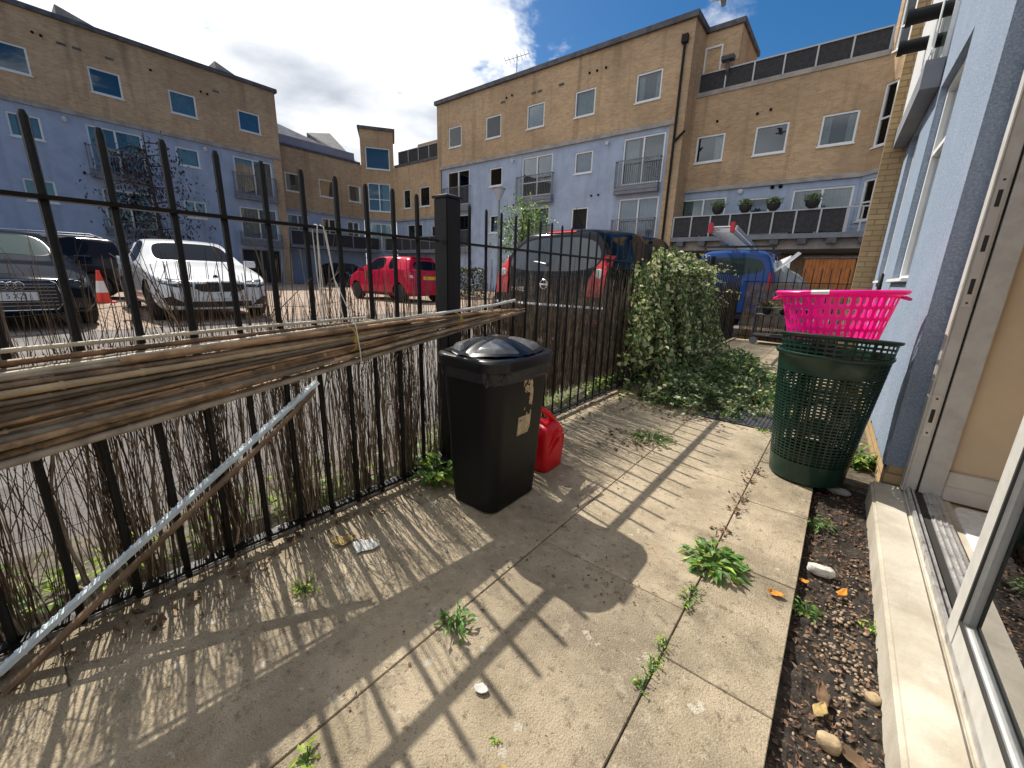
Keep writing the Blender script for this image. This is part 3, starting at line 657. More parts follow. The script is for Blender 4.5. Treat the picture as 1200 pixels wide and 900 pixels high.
for h, c in zip(WR, ('full', 'full')): window(PB, rb, h, cur=c, cmat='curtain_blue' if h is WR[1] else 'curtain')
window(PB, rb, WG[0], cur='full'); window(PB, rb, WG[1])
for h, c in zip(DR, ('full', 'none', 'left')):
    window(PB, rb, h, mull=True, trans=(h[2]+.75,) if c == 'none' else None, cur=c, name='balcony_door'); balcony(PR, rb, h[0]-.2, h[1]+(.2 if h[1] < -8 else -.02), rz(4.1), rz(5.2))
for h, c in zip(DG, ('full', 'full', 'full')):
    window(PB, rb, h, mull=True, cur=c, cmat='curtain_blue' if h is DG[2] else 'curtain', name='balcony_door'); balcony(PR, rb, h[0]-.2, h[1]+(.2 if h[1] < -8 else -.02), rz(2.2), rz(3.25))
small_bits(PR, rb, [(rx(a), rz(b)) for a, b in ((-12.6, 8.35), (-12.3, 8.38), (-8.7, 8.32), (-8.4, 8.32), (-8.05, 8.33))])
small_bits(PB, rb, [(rx(a), rz(b)) for a, b in ((-12.4, 4.15), (-12.1, 4.15), (-8.3, 4.2), (-8.0, 4.2))])
for u in (rx(-12.15), rx(-7.75)):
    mb = MB(); mb.tube([PB(u, 0, band-.35), PB(u, .12, band-.4), PB(u, .2, band-.45)], [.05, .06, .09], 8); mb.build('security_light', 'white_frame', rb)
mb = MB()
for u in (rx(-11.3), rx(-11.0), rx(-10.0), rx(-12.9)): mb.box(u, u+.3, .002, .03, rz(8.2), rz(8.2)+.09, P=PR)
mb.build('wall_grille', 'coping', rb)
# drainpipe in the corner between block and wing
mb = MB(); xd = xr-.35; mb.tube([PR(xd, .08, CPZ), PR(xd, .08, 11.0)], .055, 8); mb.box(xd-.13, xd+.13, .01, .2, 11.0, 11.3, P=PR); mb.tube([PR(xd, .08, 7.2), PR(xd+.45, .08, 7.6)], .05, 8); mb.build('drainpipe', 'black_plastic', rb, smooth=True)
# television aerial on the roof
ar = thing('television_aerial', 'thin grey television aerial standing on the flat roof edge', 'aerial', (-17.1, 21.2, top))
mb = MB(); mb.tube([(-17.1, 21.2, top+.1), (-17.1, 21.2, 13.35)], .025, 6); mb.tube([(-17.8, 21.0, 13.15), (-16.4, 21.4, 13.3)], .02, 6)
for k in range(7): q = k/6; c = Vector((lerp(-17.8, -16.4, q), lerp(21.0, 21.4, q), lerp(13.15, 13.3, q))); mb.tube([c+Vector((.06, -.22, .1)), c+Vector((-.06, .22, -.1))], .012, 5)
mb.build('aerial_mast', 'rail_silver', ar)
mb = MB(); mb.box(-17.2, -17.0, 21.1, 21.3, top+.2, top+.3); mb.build('bracket', 'grey_metal', ar)

# ---------- wing with terraces, to the right of it
YW = 21.9; kW = YW/18
wx = lambda x: x*kW
wz = lambda z: EYE+(z-EYE)*kW
wg = thing('apartment_block', 'lower brick wing with dark roof terrace rail and long balcony of flower pots', 'apartment block', (-4, YW, 0), 'blocks of flats round the car park')
PWg = lambda u, d, z: (u, YW-d, z)
btop, bband, wl0, wr0 = wz(7.83), wz(4.64), -7.0, -.36
HW = [(wx(a), wx(b), wz(5.55), wz(6.49)) for a, b in ((-5.55, -4.55), (-3.57, -2.56), (-1.66, -.7))]
DW = [(wx(-5.83), wx(-4.2), 3.12, wz(4.28)), (wx(-3.58), wx(-2.73), 3.5, wz(4.15)), (wx(-2.1), wx(-.42), 3.12, wz(4.3))]
mb = MB(); wall_skin(mb, PWg, wl0, wr0, bband, btop, HW, .13); mb.quad(PWg(wl0, -.01, btop), PWg(wr0+3, -.01, btop), PWg(wr0+3, -8, btop), PWg(wl0, -8, btop)); mb.build('brick_wall', 'brick', wg)
mb = MB(); PWb = lambda u, d, z: (u, YW+.05-d, z); wall_skin(mb, PWb, wl0, wr0+.2, 2.9, bband-.1, DW, .1); mb.build('rendered_wall', 'blue', wg)
mb = MB(); mb.box(wl0, wr0+.05, -.06, .05, bband-.15, bband+.02, P=PWg); mb.build('string_course', 'conc_band', wg)
mb = MB(); mb.box(wl0, wr0, -.4, .05, btop-.02, btop+.16, P=PWg); mb.build('coping', 'conc_band', wg)
for h, c in zip(HW, ('right', 'none', 'both')): window(PWg, wg, h, cur=c)
window(PWb, wg, DW[0], mull=True, cur='full', cmat='curtain', name='balcony_door'); window(PWb, wg, DW[1], cur='full', cmat='curtain_blue'); window(PWb, wg, DW[2], mull=True, cur='full', name='balcony_door')
small_bits(PWg, wg, [(wx(-3.6), wz(6.9)), (wx(-3.2), wz(6.95)), (wx(-4.9), wz(6.9))]); small_bits(PWb, wg, [(wx(-2.75), wz(4.45)), (wx(-2.5), wz(4.45))], r=.08)
mb = MB(); mb.tube([PWb(wx(-3.75), .0, wz(4.45)), PWb(wx(-3.75), .16, wz(4.4))], [.06, .1], 8); mb.build('security_light', 'white_frame', wg)
def panel_rail(P, root, u0, u1, z0, z1, n, d=0.):
    mb = MB(); mb.box(u0, u1, d-.03, d+.03, z1-.05, z1, P=P)
    for i in range(n+1):
        u = lerp(u0, u1, i/n); mb.box(u-.03, u+.03, d-.025, d+.025, z0, z1-.05, P=P)
    mb.build('terrace_rail', 'rail_silver', root)
    for i in range(n):
        a, b = lerp(u0, u1, i/n)+.05, lerp(u0, u1, (i+1)/n)-.05; mb = MB(); m_ = int((b-a)/.10)
        for k in range(m_): p = lerp(a, b, k/m_); mb.box(p, p+(b-a)/m_-.003, d-.040+U(0, .006), d-.021, z0+.05, z1-.055-U(0, .015), P=P)
        mb.box(a-.02, b+.02, d-.0205, d-.012, z0+.05, z1-.052, P=P); mb.build('screen_panel', 'dark_panel', root)
panel_rail(PWg, wg, -7.0, -.40, btop+.14, wz(8.62), 6, -.1)
# balcony deck flush with the front of the block
PD = lambda u, d, z: (u, 20.6-d, z)
mb = MB(); mb.box(-6.98, .2, -1.24, 0, 2.93, 3.12, P=PD); mb.build('balcony_deck', 'grey_slab', wg)
panel_rail(PD, wg, -6.95, -.55, 3.12, 4.03, 8, -.06)
mb = MB(); mb.box(-.55, .3, -.09, -.03, 3.98, 4.03, P=PD)
for u in (-.5, -.1, .25): mb.box(u-.025, u+.025, -.085, -.04, 3.12, 3.98, P=PD)
mb.tube([PD(-.5, -.06, 3.3), PD(-.1, -.06, 3.3)], .02, 6); mb.build('terrace_rail', 'rail_silver', wg)
for u in [-6.7+.95*k for k in range(8)]: mb = MB(); mb.box(u, u+.3, -.35, -.02, 2.72, 2.929, P=PD); mb.build('deck_joist', 'coping', wg)
mb = MB(); mb.box(-6.98, 3., -3.2, -.4, 2.55, 2.925, P=PD); mb.build('deck_beam', 'conc_band', wg)
mb = MB(); mb.box(-6.98, 6, -5.2, -5., CPZ, 2.6, P=PD); mb.build('undercroft_wall', 'brick', wg)
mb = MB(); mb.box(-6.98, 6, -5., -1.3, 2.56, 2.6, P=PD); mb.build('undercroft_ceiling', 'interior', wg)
# top-floor storey set back behind the terrace, next to the big block
mb = MB(); mb.box(-8.2, -5.52, -3.6, -.25, btop, 11.85, P=PWg); mb.build('brick_wall', 'brick', wg)
mb = MB(); mb.box(-8.3, -5.42, -3.7, -.15, 11.85, 12.05, P=PWg); mb.build('coping', 'coping', wg)
mb = MB(); mb.tube([(-5.85, YW+.2, 9.9), (-5.85, YW-.05, 10.1), (-5.85, YW-.05, 10.45)], .07, 8); mb.box(-6.1, -5.6, YW-.25, YW+.1, 10.45, 10.6); mb.build('vent_cowl', 'coping', wg)
mb = MB(); frame_boxes(mb, PWg, -6.95, -6.2, btop+.2, btop+2.0, -.245, -.2, .07); mb.build('terrace_door', 'white_frame', wg)
# canted end wall of the wing, taller, facing the sun
s2 = math.sqrt(.5); PC = lambda u, d, z: (-.36+u*s2-d*s2, YW-.01-u*s2-d*s2, z)
CW = [(.12, .62, 9.3, 10.9), (.12, .62, 6.2, 8.3), (.12, .62, 3.6, 5.1)]
mb = MB(); wall_skin(mb, PC, 0, 3.6, bband, 13.5, CW[:2], .13); mb.quad(PC(0, 0, btop), PC(0, -3, btop), PC(0, -3, 13.5), PC(0, 0, 13.5)); mb.quad(PC(0, 0, 13.5), PC(3.6, 0, 13.5), PC(3.6, -3, 13.5), PC(0, -3, 13.5)); mb.build('brick_wall', 'brick', wg)
mb = MB(); wall_skin(mb, PC, 0, 3.6, 2.9, bband-.1, CW[2:], .1); mb.build('rendered_wall', 'blue', wg)
mb = MB(); mb.box(0, 3.6, -.06, .05, bband-.15, bband+.02, P=PC); mb.build('string_course', 'conc_band', wg)
for h in CW: window(PC, wg, h, trans=(lerp(h[2], h[3], .45),), cur='left')
# flower pots standing on the balcony rail
for i, (u, lab) in enumerate(((-5.09, 'dark round flower pot on the balcony rail, nearest the drainpipe'), (-4.02, 'dark flower pot on the balcony rail, second from the drainpipe'), (-2.99, 'dark flower pot on the balcony rail, third from the drainpipe'), (-1.69, 'dark flower pot on the balcony rail, nearest the canted corner'))):
    t = thing('flower_pot', lab, 'flower pot', (u, 20.6+.05, 4.03), 'flower pots on the balcony rail')
    mb = MB(); mb.lathe([(.10, 0), (.22, .12), (.25, .26), (.25, .30), (.20, .30)], (u, 20.65, 4.03), 14); mb.build('pot', 'pot', t, smooth=True)
    mb = MB()
    for k in range(190): a = U(0, 2*PI); r = U(0, .3); mb.leaf((u+r*math.cos(a), 20.65+r*math.sin(a), 4.26+U(0, .26)*(1-r)), (math.cos(a), math.sin(a), U(.2, 1.5)), (0, 0, 1), U(.06, .16), .06)
    mb.build('plant', 'leaf', t)

# ---------- left-hand block, long and parallel to the fence
XL = -30.; lz = lambda z: EYE+(z-EYE)*1.5
lb = thing('apartment_block', 'long left block with blue lower storeys in shade and brown brick top floor', 'apartment block', (XL, 4, 0), 'blocks of flats round the car park')
PL = lambda u, d, z: (XL+d, u, z)
ltop, lband, y0, y1, yp = 11.72, 8.07, -14., 13.25, 12.75
cols_ = (-6.95, -4.1)
HL = [(1.75-.0, 2.9, lz(6.46), lz(7.19)), (4.77, 5.93, lz(6.46), lz(7.19)), (7.8, 9.0, lz(6.46), lz(7.19)), (11.04, 12.23, lz(6.46), lz(7.19)), (-4.5, -3.3, lz(6.46), lz(7.19)), (-1.4, -.2, lz(6.46), lz(7.19))]
WL = [(1.8, 2.83, lz(4.73), lz(5.38)), (7.73, 8.8, lz(4.76), lz(5.38)), (-4.5, -3.4, lz(4.73), lz(5.38))]
DL = [(4.3, 6.35, lz(4.05), lz(5.48)), (10.5, 12.65, lz(4.06), lz(5.47)), (-2., 0., lz(4.05), lz(5.48))]
WLG = [(1.8, 2.82, lz(2.95), lz(3.6)), (7.71, 8.78, lz(2.95), lz(3.56)), (-4.5, -3.4, lz(2.95), lz(3.6))]
DLG = [(4.4, 6.4, lz(2.35), lz(3.6)), (10.5, 12.65, lz(2.35), lz(3.6))]
GAR = [(10.3, 12.6, CPZ+.02, 2.35)]
mb = MB(); wall_skin(mb, PL, y0, y1, lband, ltop, HL, .13); mb.quad(PL(yp, 0, CPZ), PL(y1, 0, CPZ), PL(y1, 0, lband), PL(yp, 0, lband)); mb.quad(PL(yp, 0, CPZ), PL(yp, -.09, CPZ), PL(yp, -.09, lband), PL(yp, 0, lband))
for Y in (y0, y1): mb.quad(PL(Y, 0, CPZ), PL(Y, -9, CPZ), PL(Y, -9, ltop), PL(Y, 0, ltop))
mb.quad(PL(y0, 0, ltop-.01), PL(y1, 0, ltop-.01), PL(y1, -9, ltop-.01), PL(y0, -9, ltop-.01)); mb.quad(PL(y0, -9, CPZ), PL(y1, -9, CPZ), PL(y1, -9, ltop), PL(y0, -9, ltop)); mb.build('brick_wall', 'brick', lb)
PLb = lambda u, d, z: (XL-.06+d, u, z)
mb = MB(); wall_skin(mb, PLb, y0, yp, CPZ, lband-.1, WL+DL+WLG+DLG+GAR, .1); mb.build('rendered_wall', 'blue', lb)
mb = MB(); mb.box(y0, y1-.1, -.06, .05, lband-.16, lband+.02, P=PL); mb.build('string_course', 'conc_band', lb)
mb = MB(); mb.box(y0-.1, y1+.12, -9.1, .14, ltop, ltop+.2, P=PL); mb.build('coping', 'coping', lb)
for h, c in zip(HL, ('none', 'none', 'full', 'full', 'none', 'left')): window(PL, lb, h, cur=c, cmat='curtain_blue' if h in HL[3:4] else 'curtain')
for h, c in zip(WL, ('both', 'full', 'none')): window(PLb, lb, h, mull=h is WL[0], cur=c)
for h, c in zip(DL, ('both', 'full', 'none')): window(PLb, lb, h, mull=True, cur=c, name='balcony_door'); balcony(PL, lb, h[0]-.2, h[1]+.09, lz(3.88), lz(4.85))
for h, c in zip(WLG, ('full', 'full', 'none')): window(PLb, lb, h, mull=True, cur=c)
for h, c in zip(DLG, ('both', 'full')): window(PLb, lb, h, mull=True, cur=c, name='balcony_door'); balcony(PL, lb, h[0]-.2, h[1]+.09, lz(2.1), lz(2.6))
mb = MB(); mb.box(10.3, 12.6, -.35, -.3, CPZ, 2.35, P=PLb); mb.build('garage_door', 'pot', lb)
mb = MB(); frame_boxes(mb, PLb, 10.3, 12.6, CPZ+.02, 2.35, -.1, .01, .07, mull=(11.4,)); mb.build('garage_frame', 'grey_metal', lb)
mb = MB(); mb.box(2.6, 4.9, .002, .06, 1.0, 2.0, P=PLb); mb.build('meter_panel', 'conc_band', lb)
mb = MB(); mb.box(2.3, 5.2, .002, .12, .9, .99, P=PLb); mb.build('panel_ledge', 'coping', lb)
small_bits(PL, lb, [(u, z) for u, z in ((3.2, 10.9), (3.45, 10.87), (9.3, 10.55), (9.6, 10.52), (7.2, 10.85))]); small_bits(PLb, lb, [(3.9, 5.4), (4.15, 5.4), (9.4, 5.5)])
mb = MB()
for u in (3.9, 4.4, 5.5, 9.9): mb.box(u, u+.3, .002, .03, 10.75, 10.84, P=PL)
mb.build('wall_grille', 'coping', lb)
for u in (3.6, 9.1): mb = MB(); mb.tube([PLb(u, 0, 7.72), PLb(u, .1, 7.68), PLb(u, .18, 7.6)], [.05, .07, .1], 8); mb.build('security_light', 'white_frame', lb)
for ya, yb in ((4.1, 5.5), (10.2, 11.3)):
    mb = MB(); q = [PL(ya, .0, ltop+.2), PL(yb, .0, ltop+.2), PL(ya, 0, ltop+.62), PL(ya, -1.4, ltop+.2), PL(yb, -1.4, ltop+.2), PL(ya, -1.4, ltop+.62)]; mb.v = q; mb.f = [(0, 1, 2), (3, 5, 4), (0, 2, 5, 3), (1, 4, 5, 2), (0, 3, 4, 1)]; mb.build('roof_hatch', 'conc_band', lb)

# ---------- far corner between the two blocks
XB, YB = -31.4, 21.9
cb = thing('apartment_block', 'distant brick corner block with slate roof, lilac parapet and canted bay', 'apartment block', (-30, 20, 0), 'blocks of flats round the car park')
PK = lambda u, d, z: (XB+d, u, z); PKb = lambda u, d, z: (XB-.05+d, u, z)
PJ = lambda u, d, z: (u, YB-d, z); PJb = lambda u, d, z: (u, YB+.05-d, z)
kz = lambda z: EYE+(z-EYE)*1.57
ctop, cband, yA, xB = 9.2, 5.34, 19.9, -29.96
HK = [(a*1.57, b*1.57, kz(4.5), kz(5.26)) for a, b in ((8.92, 9.58), (10.43, 11.15), (11.88, 12.58))]
DK = [(13.9, 15.4, 3.0, 4.95), (16.4, 17.5, 3.3, 4.95), (18.4, 19.5, 3.0, 4.95)]
mb = MB(); wall_skin(mb, PK, 13.2, yA, cband, ctop, HK, .13); mb.build('brick_wall', 'brick', cb)
mb = MB(); wall_skin(mb, PKb, 13.2, yA, CPZ, cband-.1, DK, .1); mb.build('rendered_wall', 'blue', cb)
HJ = [(-28.9, -28.0, 6.1, 7.5), (-26.9, -25.7, 6.1, 7.5), (-24.5, -23.4, 6.1, 7.5)]
DJ = [(-28.6, -26.7, 3.1, 4.9), (-25.7, -24.9, 3.4, 4.7), (-24.3, -23.4, 3.1, 4.9)]
mb = MB(); wall_skin(mb, PJ, xB, -22., cband, ctop, HJ, .13); mb.build('brick_wall', 'brick', cb)
mb = MB(); wall_skin(mb, PJb, xB, -22., CPZ, cband-.1, DJ, .1); mb.build('rendered_wall', 'blue', cb)
tl = math.hypot(xB-XB, YB-yA); tx, ty = (xB-XB)/tl, (YB-yA)/tl
PT = lambda u, d, z: (XB+u*tx+d*ty, yA+u*ty-d*tx, z); PTb = lambda u, d, z: PT(u, d-.04, z)
HT = [(.35, tl-.3, 9.0, 10.55), (.4, tl-.35, 5.9, 8.0)]
DT = [(.45, tl-.4, 2.9, 5.0)]
tt = 11.75
mb = MB(); wall_skin(mb, PT, 0, tl, cband, tt, HT, .13)
mb.quad(PT(0, 0, ctop), PT(0, -3, ctop), PT(0, -3, tt), PT(0, 0, tt)); mb.quad(PT(tl, 0, ctop), PT(tl, -3, ctop), PT(tl, -3, tt), PT(tl, 0, tt)); mb.quad(PT(0, -3, ctop), PT(tl, -3, ctop), PT(tl, -3, tt), PT(0, -3, tt)); mb.build('brick_wall', 'brick', cb)
mb = MB(); wall_skin(mb, PTb, 0, tl, CPZ, cband-.1, DT, .1); mb.build('rendered_wall', 'blue', cb)
mb = MB(); mb.box(-.15, tl+.15, -3.1, .15, tt, tt+.2, P=PT); mb.build('coping', 'coping', cb)
for P_, a, b in ((PK, 13.2, yA), (PJ, xB, -22.), (PT, 0, tl)): mb = MB(); mb.box(a, b, -.05, .05, cband-.15, cband+.02, P=P_); mb.build('string_course', 'conc_band', cb)
for P_, a, b in ((PK, 13.2, yA-.1), (PJ, xB+.1, -22.)): mb = MB(); mb.box(a, b, -.3, .06, ctop, ctop+.16, P=P_); mb.build('coping', 'coping', cb)
for h, c in zip(HK, ('left', 'none', 'both')): window(PK, cb, h, cur=c)
for h, c in zip(HJ, ('full', 'left', 'full')): window(PJ, cb, h, cur=c)
for P_, hs in ((PKb, DK), (PJb, DJ), (PTb, DT)):
    for h in hs: window(P_, cb, h, mull=h[1]-h[0] > 1.1, cur=random.choice(('full', 'none', 'both')), name='balcony_door')
window(PT, cb, HT[0], cur='none'); window(PT, cb, HT[1], mull=True, trans=(6.8,), cur='right')
mb = MB(); mb.box(13.3, yA-.5, -.18, -.1, ctop+.16, ctop+.72, P=PK); mb.build('parapet_panel', 'lilac_panel', cb)
panel_rail(PJ, cb, xB+.5, -22.2, ctop+.16, ctop+1.1, 6, -.12)
mb = MB(); mb.v = [(-32.2, 13.27, 9.35), (-32.2, 20.5, 9.35), (-34.5, 21.4, 10.3), (-34.5, 13.27, 11.75), (-40, 13.27, 9.2), (-40, 21.4, 9.2)]; mb.f = [(0, 1, 2, 3), (3, 2, 5, 4), (0, 3, 4), (1, 5, 2), (0, 4, 5, 1)]; mb.build('slate_roof', 'slate', cb)
mb = MB(); mb.v = [(-36.6, 18.4, 11.95), (-33.0, 19.9, 9.5), (-33.0, 20.4, 9.8), (-36.6, 20.4, 12.4), (-36.6, 18.4, 9.2), (-33.0, 19.9, 9.2), (-33.0, 20.4, 9.2), (-36.6, 20.4, 9.2)]; mb.f = [(0, 1, 2, 3), (0, 4, 5, 1), (1, 5, 6, 2), (2, 6, 7, 3), (3, 7, 4, 0)]; mb.build('roof_dormer', 'coping', cb)
mb = MB(); mb.box(-29.6, -22, -3.5, -2.6, ctop, ctop+2.0, P=PJ); mb.box(-29.8, -21.8, -3.8, -2.3, ctop+2.0, ctop+2.2, P=PJ); mb.build('brick_wall', 'brick', cb)
# balconies of the corner's blue storey
PE = lambda u, d, z: (XB+1.2+d, u, z); PF = lambda u, d, z: (u, YB-1.2-d, z)
mb = MB(); mb.box(13.4, 20.5, -1.19, 0, 2.65, 2.85, P=PE); mb.box(-29.9, -23.4, -1.19, 0, 2.65, 2.85, P=PF); mb.build('balcony_deck', 'grey_slab', cb)
panel_rail(PE, cb, 13.5, 20.4, 2.85, 3.8, 6, -.05); panel_rail(PF, cb, -29.9, -23.4, 2.85, 3.8, 6, -.05)
# ================================================================== FENCE
random.seed(23)
fn = thing('metal_fence', 'black metal bar fence with pillar running along the patio edge', 'fence', (FX, 0, 0))
mb = MB(); mb.box(FX-.022, FX+.022, -1.2, 1.505, 1.292, 1.304); mb.box(FX-.022, FX+.022, 1.652, 4.37, 1.292, 1.304); mb.box(FX-.022, FX+.022, 4.45, 7.1, 1.290, 1.302); mb.box(FX-.022, FX+.022, 7.18, 9.75, 1.288, 1.300)
mb.build('rail', 'fence', fn, bevel=.002)
mb = MB(); mb.box(FX-.022, FX+.022, -1.2, 1.505, .045, .057); mb.box(FX-.022, FX+.022, 1.652, 4.37, .045, .057); mb.box(FX-.022, FX+.022, 4.45, 9.75, .044, .056)
mb.build('rail', 'fence', fn, bevel=.002)
ys = [.117*1.13+.1385*k for k in range(-9, 10)]; ys = [y for y in ys if y < 1.47]
ys2 = [1.745+.1385*k for k in range(58)]
barm = None
for y in ys+ys2:
    if abs(y-4.41) < .06 or abs(y-7.14) < .06 or y > 9.6: continue
    if barm is None or (y > 1.6 and RB > .0095):
        RB = .0108 if y < 1.6 else .0085; mb = MB(); mb.tube([(FX, y, .02), (FX, y, 1.488), (FX, y, 1.502)], [RB, RB, RB*.6], 8); barm = mb.build('bar', 'fence', fn, smooth=True); y00 = y
    else:
        o = barm.copy(); C.objects.link(o); o.parent = fn; o.location = (U(-.002, .002), y-y00, U(-.003, .004))
        o.rotation_euler = (0, 0, 0)
mb = MB(); mb.box(FX-.05, FX+.05, 1.53, 1.63, -.05, 1.51); po = mb.build('pillar', 'fence', fn, bevel=.004)
mb = MB(); mb.box(FX-.057, FX+.057, 1.523, 1.637, 1.5105, 1.522); mb.loft([rrect(.055, .055, .004, 1.522, (FX, 1.58), 1), rrect(.02, .02, .004, 1.534, (FX, 1.58), 1)]); mb.build('pillar_cap', 'fence', po)
for y, z in ((4.41, 1.50), (7.14, 1.52)):
    mb = MB(); mb.box(FX-.03, FX+.03, y-.03, y+.03, -.05, z); mb.build('pillar', 'fence', fn, bevel=.003)
# return fence at the end of the patio
f2 = thing('metal_fence', 'low black bar fence backed with tan reeds at the patio end', 'fence', (-1, 9.8, 0))
mb = MB(); mb.box(FX, .03, 9.77, 9.80, 1.16, 1.175); mb.box(FX, .03, 9.77, 9.80, .06, .075); mb.build('rail', 'fence', f2)
for k in range(13):
    mb = MB(); x = FX+.07+.135*k; mb.tube([(x, 9.785, .0), (x, 9.785, 1.42), (x, 9.785, 1.44)], [.008, .008, .003], 6); mb.build('bar', 'fence', f2, smooth=True)
rs = thing('reed_screen', 'tan reed screen standing behind the low end fence', 'screen', (-1, 9.86, 0))
mb = MB()
for k in range(260):
    x = FX+.05+k*(1.72/260); mb.tube([(x, 9.84+U(-.012, .012), 0), (x+U(-.01, .01), 9.84+U(-.012, .012), .6), (x+U(-.015, .015), 9.84, 1.13+U(-.03, .03))], U(.003, .005), 4, cap=False)
mb.build('reeds', 'hessian', rs)
mb = MB()
for z in (.3, .7, 1.0): mb.tube([(FX+.05, 9.825, z), (.0, 9.825, z)], .002, 4)
mb.build('wire', 'fence', rs)

# ================================================================== BRUSHWOOD SCREENS
def twig(mb, y, x, z0, z1, r, wob, lean=0., branch=.5):
    n = 6; p = []; dy = dx = 0
    for i in range(n):
        t = i/(n-1); dy += U(-wob, wob); dx += U(-wob, wob)*.5
        p.append((x+dx, y+lean*t+dy, lerp(z0, z1, t)))
    mb.tube(p, [r*lerp(1, .45, i/(n-1)) for i in range(n)], 4, cap=False)
    while random.random() < branch:
        i = random.randint(1, n-2); q = Vector(p[i]); s = random.choice((-1, 1)); L = U(.1, .38); e = q+Vector((U(-.03, .03), s*L*U(.15, .45), L))
        m = (q+e)/2+Vector((U(-.01, .01), U(-.02, .02), 0)); mb.tube([q, m, e], [r*.6, r*.5, r*.3], 3, cap=False)
        if random.random() < .4: break
def screen(label, ya, yb, n, za, zb, rmin, rmax, wob, xo=.030, grey=.35, mass=0, branch=.5, wires=True, drop=0.):
    t = thing('brushwood_screen', label, 'screen', (FX-xo, (ya+yb)/2, 0), 'brushwood screens tied to the fence')
    A, B = MB(), MB()
    for k in range(n):
        y = U(ya, yb); 
        if random.random() < drop: y = ya+(yb-ya)*(round((y-ya)/(yb-ya)*9)/9)+random.gauss(0, .04)
        twig(B if random.random() < grey else A, y, FX-xo+U(-.012, .012), za+U(-.04, .06), zb()+U(-.1, .1), U(rmin, rmax), wob, U(-.09, .09), branch)
    A.build('brushwood', 'twig', t); B.build('brushwood', 'twig_grey', t)
    if wires:
        mb = MB()
        for z in (.35, .72, 1.0):
            mb.tube([(FX-xo-.008+.004*math.sin(q*2.1), lerp(ya, yb, q/30), z+.015*math.sin(q*.7+z*9)) for q in range(31)], .0012, 4)
        mb.build('wire', 'fence', t)
screen('sparse dark brushwood screen behind the left fence bars and the cane bundle', -1.0, 1.56, 1050, .02, lambda: random.choice((.75, .8, .85, .95, 1.05, 1.12)), .0010, .0032, .014, branch=.6, drop=.45)
screen('dense brown brushwood screen between the black bin and the ivy', 1.62, 4.2, 1500, (.22), lambda: U(.80, 1.0) if random.random() < .75 else U(1.0, 1.22), .0012, .0032, .011, grey=.62, branch=.25, drop=.1)
screen('far brushwood screen beyond the ivy near the end fence', 5.0, 9.6, 1500, .05, lambda: U(.98, 1.14), .0018, .0034, .009, grey=.5, branch=.2)
# a few thick dead stems in the left screen
ds = thing('dead_climber', 'thick dead climber stems twisting up the left fence bars', 'plant', (FX+.02, .3, 0))
mb = MB()
for k, (y, h) in enumerate(((-.12, .9), (.03, 1.2), (.18, .8), (.42, .95), (.66, 1.25), (.97, 1.15), (1.2, 1.0), (.3, .7), (.85, .8))):
    p = []; yy = y; 
    for i in range(9): yy += U(-.03, .03); p.append((FX-.02+U(-.01, .012), yy, h*i/8))
    mb.tube(p, [lerp(.006, .0022, i/8) for i in range(9)], 5)
    for q in range(4):
        i = random.randint(3, 8); b = Vector(p[i]); e = b+Vector((U(-.06, .06), U(-.18, .18), U(.05, .28))); mb.tube([b, (b+e)/2+Vector((0, U(-.03, .03), .02)), e], [.0022, .0018, .001], 4)
mb.build('stem', 'twig_grey', ds)

# ================================================================== CANE BUNDLE
random.seed(31)
cbn = thing('cane_bundle', 'long bundle of brown garden canes tied along the inside of the fence', 'cane bundle', (FX+.09, .9, .8))
def cane(y0, y1, z0, z1, x0, x1, r, mat):
    mb = MB(); p = []; rr = []; bow = U(-.016, .012); bx2 = U(-.010, .010); L = y1-y0; pitch = U(.13, .22); u = U(0, pitch); stops = [(0, 1), (L, .8)]
    while u < L-.02:
        stops += [(u-.007, 1.0), (u, 1.28), (u+.007, 1.0), (u+pitch*.5, .97)]; u += pitch*U(.9, 1.1)
    for s_, f in sorted(q for q in stops if 0 <= q[0] <= L):
        t = s_/L; p.append((lerp(x0, x1, t)+bx2*math.sin(PI*t)+U(-.0012, .0012), lerp(y0, y1, t), lerp(z0, z1, t)+bow*math.sin(PI*t)+U(-.0012, .0012))); rr.append(r*f*lerp(1.08, .75, t))
    mb.tube(p, rr, 7); mb.build('cane', mat, cbn, smooth=True, angle=60)
for k in range(42):
    q = k/41; lay = k % 4
    # fan: tight at the far tie, spread out towards the camera end
    zl = lerp(.650, .865, (k*.618) % 1)+U(-.02, .02); zr = lerp(.795, .930, ((k*.618) % 1)*.75+U(0, .25))
    xl_ = FX+.045+.024*lay+U(-.010, .010); xr_ = FX+.04+.011*lay+U(-.004, .004)
    ye = random.choice((1.1, 1.25, 1.5, 1.7, 1.9, 2.1)) + U(-.08, .1); ys_ = U(-1.25, -.45)
    t0 = (ys_+.1)/1.3; zl2 = zl+(zl-zr)*(.25)
    cane(ys_, ye, lerp(zl, zr, (ys_+.05)/1.3), lerp(zl, zr, (ye+.05)/1.3)*.5+.445+U(-.022, .022) if ye > 1.35 else lerp(zl, zr, (ye+.05)/1.3), xl_, xr_, random.choice((U(.005, .008), U(.007, .011), U(.009, .0135))), random.choice(('cane', 'cane', 'cane_brown', 'cane_brown', 'cane_straw', 'cane_grey', 'cane_grey')))
cane(-1.0, 1.02, .868, .935, FX+.075, FX+.07, .0075, 'cane_pale')
cane(-.6, 1.75, .815, .948, FX+.11, FX+.06, .0075, 'cane_pale')
cane(.2, 2.12, .86, .925, FX+.10, FX+.07, .008, 'cane_brown')
mb = MB(); mb.tube([(FX+.06, .95, .905), (FX+.065, 1.45, .930), (FX+.07, 1.9, .962), (FX+.075, 2.08, .985)], .008, 8); mb.build('plastic_tube', 'white_tube', cbn, smooth=True)
